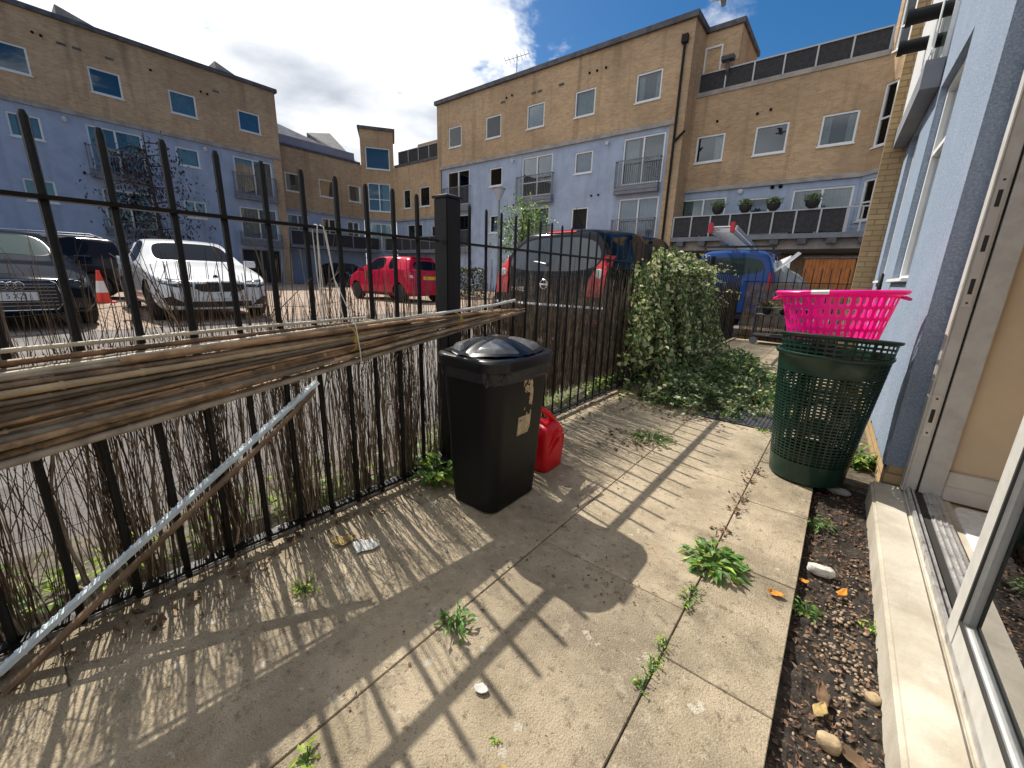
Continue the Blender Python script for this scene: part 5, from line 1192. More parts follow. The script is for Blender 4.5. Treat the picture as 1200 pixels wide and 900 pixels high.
# ================================================================== IVY
random.seed(5)
iv = thing('ivy_bush', 'large heap of variegated ivy climbing over the fence and sprawling onto slabs', 'ivy', (-1.5, 4.9, 0))
L1, L2, L3, ST = MB(), MB(), MB(), MB()
def ivy_h(x, y):     # height of the heap over the patio
    s = (x-FX)                     # distance from the fence
    ridge = 1.36*math.exp(-((y-5.55)/1.25)**6)*(1-.10*max(0, y-5.2)+.05*math.sin(y*5))          # tall part on the fence
    h = ridge*max(0, 1-s/.62)**.75 if s > 0 else ridge*max(0, 1+s/.22)
    low = .27*math.exp(-((x+.95)/.55)**2-((y-4.75)/.75)**2)+.20*math.exp(-((x+.75)/.32)**2-((y-5.0)/.45)**2)
    return max(h, low)
cnt = 0
while cnt < 6500:
    x, y = U(FX-.24, -.15), U(3.35, 7.2); h = ivy_h(x, y)
    if h < .03: continue
    lump = .10*noise.noise(Vector((x*4.5, y*4.5, 1)))+.05*noise.noise(Vector((x*11, y*11, 3)))
    n_ = 1 if h < .35 else random.choice((1, 2, 3))
    for q in range(n_):
        z = (h+lump)*(1-abs(random.gauss(0, .10))) if random.random() < .6 or h < .3 else U(.05, 1)*(h+lump)
        if z < .01: z = U(.01, .04)
        X = x+U(-.03, .03); 
        if noise.noise(Vector((X*5, y*5, z*5))) < -.26: continue
        out = Vector((1.0, -.35, .35)) if z > .3 else Vector((.4, -.3, 1)); a = U(0, 2*PI)
        d = Vector((U(-1, 1), U(-1, 1), U(-1.3, .25))); up = out+Vector((U(-.7, .7), U(-.7, .7), U(-.4, .7)))
        l = U(.028, .062); bank = noise.noise(Vector((X*2.2, y*2.2, z*2.2+7)))
        pv = .12+.85*max(0, bank)+(.38 if z > 1.12 else 0)+(.30 if y < 4.35 and z > .5 else 0)+(.12 if z < .3 and y < 4.1 else 0)  # extra pale leaves up high: variegation plus top light put into colour
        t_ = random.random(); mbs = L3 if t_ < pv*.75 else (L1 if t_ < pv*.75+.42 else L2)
        mbs.leaf((X, y, z), d, up, l, l*U(.6, .95), U(.05, .22), U(0, .4)); cnt += 1
for k in range(330):       # long trailing shoots that spill from the fence top to the ground
    y0_ = U(4.35, 6.9); top_ = 1.43-(.55*(4.75-y0_) if y0_ < 4.75 else .10*abs(y0_-5.2)) + U(-.30, .05); reach = U(.12, .62)*(1 if y0_ < 6 else .6); x0_ = FX+U(-.14, .05); drift = U(-.75, .10)-(.35 if y0_ < 5 else 0); n_ = int(U(22, 52)); ph = U(0, 9); pale = random.random() < .52; full = U(.55, 1.05)
    pts_ = []
    for i in range(n_+1):
        t = i/n_*full; z = top_*(1-t**1.7)+.10*math.sin(PI*min(1, t*2.2))*(1-t); pts_.append(Vector((x0_+reach*(t**.8)+.03*math.sin(t*9+ph), y0_+drift*t+.03*math.sin(t*7+ph*2), max(.02, z))))
    ST.tube(pts_[::3], .0022, 4, cap=False)
    for i, p in enumerate(pts_):
        for q in range(2):
            a = U(0, 2*PI); l = U(.022, .070)*(1.1 if pale else .9); tt_ = i/n_
            r_ = random.random(); mbs = (L3 if r_ < (.62 if tt_ < .45 else .34) else L1) if pale else (L1 if r_ < .45 else (L2 if r_ < .93 else L3))  # paler near the shoot's top, light from above put into leaf colour
            mbs.leaf(p+Vector((U(-.03, .035), U(-.035, .035), U(-.02, .03))), (U(-.4, 1), U(-1, 1), U(-1.2, .2)), (U(.2, 1.2), U(-.9, .4), U(.1, 1)), l, l*U(.55, .95), U(.05, .2), U(0, .5))
for k in range(90):        # stray shoots poking out of the mass
    y0_ = U(4.4, 6.8); p = Vector((FX+U(-.08, .3), y0_, U(.75, 1.36)*(1 if y0_ < 6.2 else .9))); d = Vector((U(-.1, 1), U(-1, .5), U(.0, 1.1))).normalized(); q_ = [p]
    for i in range(int(U(5, 12))): d = (d+Vector((U(-.2, .2), U(-.2, .2), -.16))).normalized(); p = p+d*.032; q_.append(p); l = U(.025, .06); (L3 if random.random() < .55 else L1).leaf(p, (U(-1, 1), U(-1, 1), U(-.8, .5)), (U(0, 1), U(-1, 0), 1), l, l*U(.5, .9), U(.05, .2), U(0, .5))
    ST.tube(q_, .002, 4, cap=False)
for k in range(260):       # low shoots creeping out over the slabs
    x, y = FX+U(.3, .7), U(3.9, 6.0); a = U(-1.4, .9); p = Vector((x, y, U(.03, .22))); 
    for i in range(int(U(6, 20))):
        a += U(-.25, .25); p = p+Vector((math.cos(a)*.045, math.sin(a)*.045, U(-.02, .014))); p.z = max(.015, p.z)
        if p.x > -.42+.2*math.sin(y*5) or p.y < 3.55: break
        for q in range(2): l = U(.02, .055); (L1 if random.random() < .45 else (L2 if random.random() < .7 else L3)).leaf(p+Vector((U(-.02, .02), U(-.02, .02), U(0, .04))), (U(-1, 1), U(-1, 1), U(-.4, .6)), (U(-.3, .6), U(-.5, .2), 1), l, l*U(.55, .95), U(.05, .2), U(0, .5))
for k in range(90):    # trailing stems
    y = U(4.0, 6.0); x = FX+U(-.04, .06); p = [Vector((x, y, U(.0, .1)))]
    for i in range(7): p.append(p[-1]+Vector((U(-.04, .05), U(-.10, .06), U(.08, .19))))
    ST.tube(p, [.006, .006, .005, .004, .004, .003, .003, .002], 5, cap=False)
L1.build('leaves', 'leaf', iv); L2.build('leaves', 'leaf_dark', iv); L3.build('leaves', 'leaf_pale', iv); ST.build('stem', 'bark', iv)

# ================================================================== THINGS IN THE CAR PARK
lp = thing('lamp_post', 'slim grey lamp post with conical glass head before the blue block', 'lamp post', (-11.19, 13, CPZ))
mb = MB(); mb.tube([(-11.19, 13, CPZ), (-11.19, 13, 1.2), (-11.19, 13, 4.0)], [.06, .045, .035], 10); mb.build('post', 'lamp_grey', lp, smooth=True)
mb = MB(); mb.lathe([(.05, 3.98), (.09, 4.05), (.235, 4.36)], (-11.19, 13, 0), 18); mb.build('lamp_head', 'frost', lp, smooth=True)
mb = MB(); mb.lathe([(.25, 4.36), (.26, 4.385), (.05, 4.43)], (-11.19, 13, 0), 18); mb.build('lamp_cap', 'lamp_grey', lp, smooth=True)
def tree(name, label, c, h, rad, nl, mat, mat2, tr_r, seed, droop=0., group=None, leaf=.16, z0=.35):
    random.seed(seed); t = thing(name, label, 'tree', c, group); T = MB(); A = MB(); B = MB(); c = Vector(c)
    T.tube([c, c+Vector((.02, .03, h*.3)), c+Vector((-.03, .02, h*.6)), c+Vector((.03, 0, h*.95))], [tr_r, tr_r*.8, tr_r*.5, tr_r*.15], 8)
    tips = []
    for k in range(26):
        z = U(z0, .9)*h; a = U(0, 2*PI); r = rad*U(.5, 1.05)*math.sin(PI*min(1, (z/h-z0*.5)/(1-z0*.5)))**.5; b = c+Vector((0, 0, z)); e = b+Vector((r*math.cos(a), r*math.sin(a), r*(.6-droop*1.6))); T.tube([b, (b+e)/2+Vector((0, 0, .15*r)), e], [tr_r*.35, tr_r*.22, tr_r*.08], 5); tips += [(b+e)/2, e, b*.3+e*.7]
    for k in range(nl):
        p = random.choice(tips)+Vector((random.gauss(0, rad*.24), random.gauss(0, rad*.24), random.gauss(0, rad*.24)-droop*U(0, rad*.8)))
        (A if noise.noise(p*2.3) > 0 else B).leaf(p, (U(-1, 1), U(-1, 1), U(-1, .5)-droop), (U(-.5, .5), U(-.5, .5), 1), leaf*U(.6, 1.2), leaf*.5*U(.6, 1.1), .15, .3)
    T.build('trunk', 'bark', t); A.build('crown', mat, t); B.build('crown', mat2, t)
tree('young_tree', 'young green tree behind the black car before the blue block', (-10.75, 14, CPZ), 3.75, 1.15, 1500, 'leaf', 'weed', .06, 3, leaf=.17)
tree('dark_tree', 'dark drooping purple leaved tree in front of the left block', (-27.6, 5.9, CPZ), 7.4, 1.9, 2300, 'dark_leaf', 'dark_leaf', .12, 4, droop=.5, leaf=.19, z0=.2)
hg = thing('clipped_hedge', 'low dark clipped hedge beyond the fence pillar', 'hedge', (-13.2, 12.6, CPZ)); random.seed(8)
A = MB(); B = MB()
for k in range(2600):
    p = Vector((U(-1, 1)*.75, U(-1, 1)*.75, U(0, 1))); f = random.choice((0, 1, 2))
    if f == 0: p.x = math.copysign(.75, p.x)
    if f == 1: p.y = math.copysign(.75, p.y)
    if f == 2: p.z = 1
    p = Vector((-12.9, 12.6, CPZ))+Vector((p.x, p.y, p.z*1.15))+Vector((U(-.06, .06), U(-.06, .06), U(-.06, .06))); (A if k % 2 else B).leaf(p, (U(-1, 1), U(-1, 1), U(-1, 1)), (0, 0, 1), .12, .07)
A.build('foliage', 'leaf_dark', hg); B.build('foliage', 'dark_leaf', hg)
cn = thing('traffic_cone', 'red and white striped traffic cone between the dark saloon and white car', 'traffic cone', (-14.6, 1.75, CPZ))
cc_ = (-14.6, 1.75, CPZ); rr_ = lambda z: lerp(.155, .035, z/.78)
for (a, b, m_, nm) in ((.04, .26, 'cone_red', 'cone_band'), (.26, .54, 'cone_white', 'reflective_band'), (.54, .80, 'cone_red', 'cone_band')):
    mb = MB(); mb.lathe([(rr_(a), a), (rr_(b), b)], cc_, 20); mb.build(nm, m_, cn, smooth=True)
mb = MB(); mb.loft([rrect(.22, .22, .04, CPZ, cc_[:2]), rrect(.21, .21, .04, CPZ+.045, cc_[:2])]); mb.build('base', 'cone_red', cn)
sh = thing('wooden_shed', 'orange brown boarded shed front under the far balcony', 'shed', (-.6, 17, CPZ))
mb = MB(); k = 0
while k < 13: mb.box(-1.27+.1*k, -1.27+.1*k+.093, 17.0, 17.05, CPZ, 1.98+U(-.004, .004)); k += 1
mb.build('boards', 'orange_wood', sh); mb = MB(); mb.box(-1.25, .02, 17.05, 18.4, CPZ, 1.93); mb.build('shed_body', 'orange_wood', sh); mb = MB(); mb.box(-1.33, .1, 16.94, 18.5, 1.985, 2.03); mb.build('roof', 'coping', sh)
def heap(name, label, cat, pts, mat, th=.03):
    mb = MB(); n = len(pts); a = [Vector(p) for p in pts]; nn_ = (a[1]-a[0]).cross(a[2]-a[0]).normalized()*th; mb.v = [tuple(p) for p in a]+[tuple(p-nn_) for p in a]; mb.f = [tuple(range(n)), tuple(range(2*n-1, n-1, -1))]+[(i, (i+1) % n, n+(i+1) % n, n+i) for i in range(n)]
    return tag(mb.build(name, mat), label, cat)
heap('white_board', 'white board leaning behind the end fence next to the blue van', 'board', [(-2.35, 12.6, CPZ), (-1.2, 12.4, CPZ), (-1.28, 12.9, 1.85), (-1.75, 13.0, 1.62)], 'board')
heap('metal_pole_board', 'narrow pale board leaning across the grey tarpaulin heap', 'board', [(-1.75, 12.2, 1.2), (-1.65, 12.2, 1.2), (-1.05, 12.6, 1.88), (-1.12, 12.6, 1.92)], 'alu')
tp = MB(); nn = 18
for i in range(nn+1):
    for j in range(nn+1):
        u, v = i/nn, j/nn; x, y = lerp(-1.9, -.5, u), lerp(11.0, 12.2, v); z = CPZ+1.3*min(1, 5*min(u, 1-u, v, 1-v))**.6*(1-.35*abs(2*u-1))+.12*noise.noise(Vector((x*3, y*3, 0))); tp.v.append((x, y, z if 0 < i < nn and 0 < j < nn else CPZ))
for i in range(nn):
    for j in range(nn): a_ = i*(nn+1)+j; tp.f.append((a_, a_+nn+1, a_+nn+2, a_+1))
tag(tp.build('tarpaulin_heap', 'tarp', smooth=True, angle=50), 'grey tarpaulin draped over a heap behind the end fence', 'tarpaulin')
# gull crossing the top of the picture
gl = thing('gull', 'grey and white gull flying at the top edge of the sky', 'bird', (-4.5, 15, 9.25)); gp_ = Vector((-4.5, 15, 9.25))
mb = MB(); mb.tube([gp_+Vector(p) for p in ((-.26, .0, 0), (-.2, 0, .0), (-.05, 0, -.01), (.1, 0, .0), (.19, 0, .03), (.24, 0, .03), (.29, 0, .02))], [.01, .04, .07, .06, .045, .035, .008], 10); mb.build('body', 'gull_white', gl, smooth=True)
for s in (-1, 1):
    mb = MB(); A_ = [(.10, .05*s, .02), (.12, .30*s, .10), (.02, .62*s, .06), (-.10, .64*s, .05), (-.06, .30*s, .08), (-.08, .05*s, .015)]; n = len(A_); mb.v = [tuple(gp_+Vector(p)) for p in A_]+[tuple(gp_+Vector(p)+Vector((0, 0, .02))) for p in A_]; mb.f = [tuple(range(n)), tuple(range(2*n-1, n-1, -1))]+[(i, (i+1) % n, n+(i+1) % n, n+i) for i in range(n)]; mb.build('wing', 'gull_grey', gl)
# ================================================================== CARS
def car(name, label, spec, loc, rz, paintm, cat='car', group='cars parked on the block paving'):
    """spec['st']: stations front to rear: (xb, xbelt, xtop, zb, zbelt, ztop, wl, wb, wt); local +x is forward"""
    st = spec['st']; root = thing(name, label, cat, loc, group, rz)
    bm = bmesh.new(); cr = bm.edges.layers.float.new('crease_edge')
    R = []; Lf = []
    for (xb, xm, xt, zb, zm, zt, wl_, wb_, wt_) in st:
        zl = zb+.42*(zm-zb); xq = lerp(xb, xm, .35)
        row = [(xb, 0, zb), (xb, wl_*.86, zb), (xb, wl_*.985, zb+.12), (xq, wl_, zl), (lerp(xb, xm, .8), wl_*.5+wb_*.5+.012, zl+.58*(zm-zl)), (xm, wb_, zm), (xt, wt_, zt-.03), (lerp(xt, xt, 0), wt_*.55, zt-.006), (xt, 0, zt)]
        r_ = [bm.verts.new(p) for p in row]; l_ = [r_[0]]+[bm.verts.new((p[0], -p[1], p[2])) for p in row[1:-1]]+[r_[-1]]; R.append(r_); Lf.append(l_)
    K = 9; side_g, ws_g, rw_g = [], [], []; fmap = {}
    for i in range(len(st)-1):
        for k in range(K-1):
            for S, flip in ((R, False), (Lf, True)):
                q = (S[i][k], S[i][k+1], S[i+1][k+1], S[i+1][k]); q = tuple(reversed(q)) if flip else q
                f = bm.faces.new(q); fmap[(i, k, flip)] = f
    bul = spec.get('bulge', (.10, .05))
    for e, (i, sgn) in enumerate(((0, 1), (len(st)-1, -1))):
        mid = [R[i][0]]+[bm.verts.new((R[i][k].co.x+sgn*bul[e]*(1 if k < K-2 else .4), 0, R[i][k].co.z)) for k in range(1, K-1)]+[R[i][K-1]]
        for S, flip in ((R, e == 1), (Lf, e == 0)):
            for k in range(K-1):
                vs = [S[i][k], mid[k], mid[k+1], S[i][k+1]]; u_ = []
                for v in vs:
                    if v not in u_: u_.append(v)
                f = bm.faces.new(u_ if flip else list(reversed(u_))); fmap[('cap', e, k, S is Lf)] = f
    for i in spec['side']:
        for fl in (False, True): side_g.append([fmap[(i, 5, fl)]])
    for grp in spec.get('side_multi', ()):
        for fl in (False, True): side_g.append([fmap[(i, 5, fl)] for i in grp])
    ws_g.append([fmap[(i, k, fl)] for i in spec['ws'] for k in (6, 7) for fl in (False, True)])
    if spec['rear'] == 'cap': rw_g.append([fmap[('cap', 1, k, s)] for k in (5,) for s in (False, True)])
    else: rw_g.append([fmap[(i, k, fl)] for i in spec['rear'] for k in (6, 7) for fl in (False, True)])
    for k in (5,):
        for i in range(len(st)-1):
            for S in (R, Lf):
                e = bm.edges.get((S[i][k], S[i+1][k])); e[cr] = spec.get('belt_crease', .45)
    for i in (0, len(st)-1):
        for S in (R, Lf):
            for k in range(1, K-2):
                e = bm.edges.get((S[i][k], S[i][k+1])); e[cr] = spec.get('cap_crease', .35)
    for S in (R, Lf):
        for i in range(len(st)-1): bm.edges.get((S[i][1], S[i+1][1]))[cr] = .7
    gi = {}
    for gname, groups, th in (('side', side_g, .022), ('ws', ws_g, .045), ('rear', rw_g, spec.get('rear_in', .06))):
        for gset in groups:
            bmesh.ops.inset_region(bm, faces=gset, thickness=th, use_boundary=True, use_even_offset=True)
            for f in gset:
                f.material_index = {'side': 1, 'ws': 2, 'rear': 3}[gname]
                for e in f.edges:
                    if any(g_ not in gset for g_ in e.link_faces): e[cr] = .96
    bmesh.ops.recalc_face_normals(bm, faces=bm.faces)
    me = bpy.data.meshes.new('tmp'); bm.to_mesh(me); bm.free()
    for n_ in range(5): me.materials.append(None)
    o = bpy.data.objects.new('tmp', me); C.objects.link(o)
    s = o.modifiers.new('s', 'SUBSURF'); s.levels = 3; s.render_levels = 3
    cutters = []
    for wx_ in spec['wheels']:
        for sg in (1, -1):
            mb = MB(); mb.lathe([(spec['rw']+.045, sg*(spec['W']/2-.26)), (spec['rw']+.045, sg*(spec['W']/2+.2))], (wx_, 0, spec['rw']+.01), 40, 'y'); c = mb.build('cut', None)
            for _ in range(5): c.data.materials.append(None)
            for p in c.data.polygons: p.material_index = 4
            b = o.modifiers.new('b', 'BOOLEAN'); b.operation = 'DIFFERENCE'; b.object = c; b.solver = 'EXACT'; cutters.append(c)
    dg = bpy.context.evaluated_depsgraph_get(); dg.update()
    ev = bpy.data.meshes.new_from_object(o.evaluated_get(dg)); bpy.data.objects.remove(o)
    for c in cutters: bpy.data.objects.remove(c)
    bvh = BVHTree.FromPolygons([v.co.copy() for v in ev.vertices], [tuple(p.vertices) for p in ev.polygons])
    gm = spec.get('glass', 'car_glass')
    for idx, nm, mt_ in ((0, 'body', paintm), (1, 'side_window', gm), (2, 'windscreen', gm), (3, 'rear_window', spec.get('rglass', gm)), (4, 'wheel_arch', 'black_trim')):
        b2 = bmesh.new(); b2.from_mesh(ev); bmesh.ops.delete(b2, geom=[f for f in b2.faces if f.material_index != idx], context='FACES')
        if not b2.faces: b2.free(); continue
        islands = [None]
        m2 = bpy.data.meshes.new(nm); b2.to_mesh(m2); b2.free(); m2.materials.clear(); m2.materials.append(M[mt_])
        for p in m2.polygons: p.use_smooth = True; p.material_index = 0
        if idx in (0, 4): m2.set_sharp_from_angle(angle=math.radians(45))
        q = bpy.data.objects.new(nm, m2); C.objects.link(q); q.parent = root
        if idx == 1: split_islands(q)
    # wheels
    for wx_ in spec['wheels']:
        for sg in (1, -1):
            r_ = spec['rw']; yw = sg*(spec['W']/2-.125); mb = MB(); h = .105
            mb.lathe([(r_*.66, yw-h), (r_*.93, yw-h), (r_, yw-h+.03), (r_, yw+h-.03), (r_*.93, yw+h), (r_*.66, yw+h)], (wx_, 0, r_), 36, 'y'); wo_ = mb.build('wheel', 'tyre', root, local=True, smooth=True)
            mb = MB(); fo_ = sg*(h-.02); mb.lathe([(r_*.70, yw+fo_), (r_*.66, yw+fo_+sg*.012), (r_*.60, yw+fo_-sg*.01), (r_*.58, yw+fo_-sg*.05), (.02, yw+fo_-sg*.06)], (wx_, 0, r_), 36, 'y', cap=False)
            for k in range(spec.get('spokes', 10)):
                a = 2*PI*k/spec.get('spokes', 10); mb.tube([(wx_+.04*math.cos(a), yw+fo_-sg*.012, r_+.04*math.sin(a)), (wx_+r_*.62*math.cos(a), yw+fo_-sg*.004, r_+r_*.62*math.sin(a))], .017, 5)
            mb.lathe([(.055, yw+fo_-sg*.02), (.05, yw+fo_), (.0, yw+fo_)], (wx_, 0, r_), 16, 'y', cap=False); mb.build('rim', 'rim', wo_, local=True, smooth=True)
    def decal(nm, poly, axis, sgn, mat, off=.006, step=.05, parent=None, skirt=.02, smooth=True):
        """piece of trim following the body: poly in the two other axes, projected along the axis onto the shell"""
        b3 = bmesh.new(); ax = {'x': 0, 'y': 1, 'z': 2}[axis]; oth = [a for a in (0, 1, 2) if a != ax]
        vs = []
        for p in poly:
            v = [0, 0, 0]; v[oth[0]], v[oth[1]] = p; vs.append(b3.verts.new(v))
        b3.faces.new(vs)
        for j in (0, 1):
            lo_, hi_ = min(p[j] for p in poly), max(p[j] for p in poly); n_ = int((hi_-lo_)/step)
            for k in range(1, n_+1):
                co = [0, 0, 0]; no = [0, 0, 0]; co[oth[j]] = lo_+(hi_-lo_)*k/(n_+1); no[oth[j]] = 1
                bmesh.ops.bisect_plane(b3, geom=b3.verts[:]+b3.edges[:]+b3.faces[:], plane_co=co, plane_no=no)
        bad = []; known = []
        for v in b3.verts:
            org = v.co.copy(); org[ax] = sgn*6; d = Vector((0, 0, 0)); d[ax] = -sgn
            hit = bvh.ray_cast(org, d)
            if hit[0] is None: bad.append(v)
            else: v.co[ax] = hit[0][ax]+sgn*off; known.append(v)
        for v in bad: b3.verts.remove(v)
        bmesh.ops.recalc_face_normals(b3, faces=b3.faces)
        be = [e for e in b3.edges if len(e.link_faces) == 1]; ex = bmesh.ops.extrude_edge_only(b3, edges=be)
        for v in [g_ for g_ in ex['geom'] if isinstance(g_, bmesh.types.BMVert)]: v.co[ax] -= sgn*(skirt+off)
        bmesh.ops.recalc_face_normals(b3, faces=b3.faces)
        m3 = bpy.data.meshes.new(nm); b3.to_mesh(m3); b3.free(); m3.materials.append(M[mat])
        for p in m3.polygons: p.use_smooth = smooth
        m3.set_sharp_from_angle(angle=math.radians(35)); q = bpy.data.objects.new(nm, m3); C.objects.link(q); q.parent = parent or root
        return q
    for gx in spec.get('gaps', ()):
        for sg in (1, -1): decal('panel_gap', [(gx-.007, spec.get('gz', (.32, .95))[0]), (gx+.007, spec.get('gz', (.32, .95))[0]), (gx+.007, spec.get('gz', (.32, .95))[1]), (gx-.007, spec.get('gz', (.32, .95))[1])], 'y', sg, 'black_trim', .0015, .06)
    for gx in spec.get('handles', ()):
        for sg in (1, -1): decal('door_handle', [(gx-.09, .84), (gx+.09, .84), (gx+.09, .87), (gx-.09, .87)], 'y', sg, paintm, .022, .05, skirt=.03)
    if 'sill' in spec:
        for sg in (1, -1): decal('sill_trim', [(spec['sill'][0], .235), (spec['sill'][1], .235), (spec['sill'][1], .29), (spec['sill'][0], .29)], 'y', sg, 'black_trim', .008, .1)
    def surf(axis, sgn, a, b):
        ax = {'x': 0, 'y': 1, 'z': 2}[axis]; oth = [q for q in (0, 1, 2) if q != ax]; org = Vector((0, 0, 0)); org[oth[0]], org[oth[1]] = a, b; org[ax] = sgn*6; d = Vector((0, 0, 0)); d[ax] = -sgn
        h = bvh.ray_cast(org, d); return h[0][ax] if h[0] else 0
    def mirror_pair(z, x, sc=1.):
        for sg in (1, -1):
            y = spec['W']/2-.03; mb = MB(); mb.loft([[(x+dx*sc, sg*(y+yy), z+dz*sc) for dx, dz in ((-.05, -.06), (.05, -.06), (.09, .0), (.05, .07), (-.05, .08))] for yy in (.03, .08, .2, .23)]); mb.build('door_mirror', paintm, root, local=True, smooth=True, angle=50)
    return root, decal, surf, mirror_pair
def rectp(a0, a1, b0, b1): return [(a0, b0), (a1, b0), (a1, b1), (a0, b1)]
def mir(poly): return [(-a, b) for a, b in reversed(poly)]
def ring_emblem(nm, root, x, ys, z, r, t, sgn, mat='chrome'):
    mb = MB()
    for y in ys: mb.tube([(x, y+r*math.cos(a), z+r*math.sin(a)) for a in [2*PI*k/20 for k in range(21)]], t, 6)
    return mb.build(nm, mat, root, local=True, smooth=True)
FRONT = Matrix(((0, 0, 1, 0), (1, 0, 0, 0), (0, 1, 0, 0), (0, 0, 0, 1)))     # text facing +x
REAR = Matrix(((0, 0, -1, 0), (-1, 0, 0, 0), (0, 1, 0, 0), (0, 0, 0, 1)))    # text facing -x
def plate(root, txt, x, y, z, sgn, mat, w=.52, size=.098, dx=0.):
    mb = MB(); mb.box(min(x, x-sgn*.02), max(x, x-sgn*.02), y-w/2, y+w/2, z-.056, z+.056); p = mb.build('number_plate', mat, root, local=True)
    if txt: text_obj('plate_letters', txt, size, 'plate_text', p, Matrix.Translation((x+sgn*.0005, y+dx, z)) @ (FRONT if sgn > 0 else REAR) @ Matrix.Diagonal((.80, 1, 1, 1)), .0012)
# ---- saloon-ish generic stations
def st_sedan(L, W, H, hood=.70, belt=.92, ws0=1.05, ws1=1.85, rf1=3.3, rw1=4.15, deck=1.02, zb=.2, tw=.60, hoodf=.66):
    w = W/2; X = lambda d: L/2-d
    return [
        (X(.08), X(.04), X(.16), zb+.02, hoodf-.06, hoodf+.02, w*.80, w*.74, w*.60),
        (X(.30), X(.28), X(.34), zb, hoodf, hoodf+.07, w*.955, w*.90, w*.70),
        (X(.80), X(.80), X(.80), zb, hood+.06, hood+.16, w*.99, w*.955, w*.76),
        (X(ws0), X(ws0), X(ws0+.10), zb, belt-.04, hood+.24, w, w*.965, w*.78),
        (X(ws0+.35), X(ws0+.35), X(ws1), zb, belt, H-.06, w, w*.965, w*.69),
        (X(ws1+.30), X(ws1+.30), X(ws1+.36), zb, belt+.01, H, w, w*.965, w*.70),
        (X((ws1+rf1)/2-.05), X((ws1+rf1)/2-.05), X((ws1+rf1)/2-.05), zb, belt+.015, H+.005, w, w*.965, w*.70),
        (X((ws1+rf1)/2+.10), X((ws1+rf1)/2+.10), X((ws1+rf1)/2+.10), zb, belt+.017, H+.003, w, w*.965, w*.70),
        (X(rf1), X(rf1), X(rf1), zb, belt+.03, H-.05, w, w*.96, w*.67),
        (X(rw1-.10), X(rw1-.10), X(rw1), zb, belt+.05, deck+.03, w*.985, w*.94, w*.70),
        (X(L-.16), X(L-.18), X(L-.12), zb+.02, deck-.10, deck-.01, w*.95, w*.88, w*.66),
        (X(L-.04), X(L-.08), X(L-.10), zb+.05, deck-.16, deck-.05, w*.82, w*.78, w*.60)]
# ---- white coupe-like hatch, three quarter front
L_, W_ = 4.8, 1.83
root, decal, surf, mirrors = car('parked_car', 'white car with twin kidney grille, facing the fence behind the left bars', dict(st=st_sedan(L_, W_, 1.49, hood=.80, belt=.97, hoodf=.74, ws0=1.25, ws1=2.05, rf1=3.75, rw1=4.55, deck=1.08), W=W_, side=(7,), side_multi=((4, 5),), ws=(3,), rear=(8,), wheels=(L_/2-.90, -L_/2+.98), gaps=(1.12, .02, -1.05), handles=(.18, -.90), sill=(-.95, 1.0), rw=.335, bulge=(.13, .06)), (-8.72-L_/2, 2.70, CPZ), math.radians(-3), 'paint_white')
mirrors(1.02, L_/2-1.75)
for sg in (1, -1):
    f = (lambda p: p) if sg > 0 else mir
    decal('kidney_grille', f([(.025, .53), (.28, .53), (.37, .58), (.36, .69), (.28, .745), (.07, .745), (.02, .70)]), 'x', 1, 'black_trim', .008)
    decal('headlight', f([(.40, .61), (.62, .60), (.80, .66), (.83, .72), (.70, .745), (.42, .715)]), 'x', 1, 'headlamp', .006)
    decal('lower_intake', f([(.50, .28), (.78, .30), (.80, .42), (.70, .45), (.56, .36)]), 'x', 1, 'black_trim', .006)
    ring_emblem('lamp_ring', root, surf('x', 1, sg*.55, .665)+.012, (sg*.55,), .665, .05, .006, 1)
decal('lower_grille', [(-.48, .26), (.48, .26), (.46, .36), (-.46, .36)], 'x', 1, 'black_trim', .006)
x = surf('x', 1, 0, .47); plate(root, 'YE1   A', x+.03, .04, .47, 1, 'plate_white')
mb = MB(); mb.lathe([(.0, .0), (.042, .0), (.042, .012), (.0, .014)], (surf('x', 1, 0, .775)-.002, 0, .775), 20, 'x'); mb.build('round_badge', 'chrome', root, local=True, smooth=True)
mb = MB(); mb.lathe([(.0, .0), (.034, .0), (.034, .002), (.0, .003)], (surf('x', 1, 0, .775)+.0125, 0, .775), 20, 'x'); mb.build('badge_centre', 'black_trim', root, local=True)
# ---- dark saloon at the left edge
L_, W_ = 4.8, 1.87
root, decal, surf, mirrors = car('parked_car', 'dark navy car with four ring badge and wide grille at the left edge', dict(st=st_sedan(L_, W_, 1.46, hood=.80, belt=.96, hoodf=.76, ws0=1.25, ws1=2.0, rf1=3.5, rw1=4.3, deck=1.06), W=W_, side=(7,), side_multi=((4, 5),), ws=(3,), rear=(8,), wheels=(L_/2-.90, -L_/2+1.05), gaps=(1.12, .02, -1.05), handles=(.18, -.9), rw=.335, bulge=(.14, .06), glass='car_glass_green'), (-8.78-L_/2, .06, CPZ), math.radians(2), 'paint_navy')
mirrors(1.0, L_/2-1.75)
decal('grille', [(-.42, .30), (.42, .30), (.50, .40), (.46, .66), (.40, .70), (-.40, .70), (-.46, .66), (-.50, .40)], 'x', 1, 'black_trim', .006)
x0 = surf('x', 1, 0, .5)
mb = MB()
for z in (.36, .41, .46, .51, .56, .61, .65): pts = [(surf('x', 1, y, z)+.010, y, z) for y in [-.44+.088*k for k in range(11)]]; mb.tube(pts, .005, 5)
mb.build('grille_bar', 'rim', root, local=True)
mb = MB(); pts = [(-.42, .30), (.42, .30), (.50, .40), (.46, .66), (.40, .70), (-.40, .70), (-.46, .66), (-.50, .40), (-.42, .30)]; P_ = []
for (a, b), (c, d) in zip(pts, pts[1:]):
    for k in range(6): y, z = lerp(a, c, k/6), lerp(b, d, k/6); P_.append((surf('x', 1, y, z)+.012, y, z))
mb.tube(P_+[P_[0]], .008, 6); mb.build('grille_surround', 'chrome', root, local=True, smooth=True)
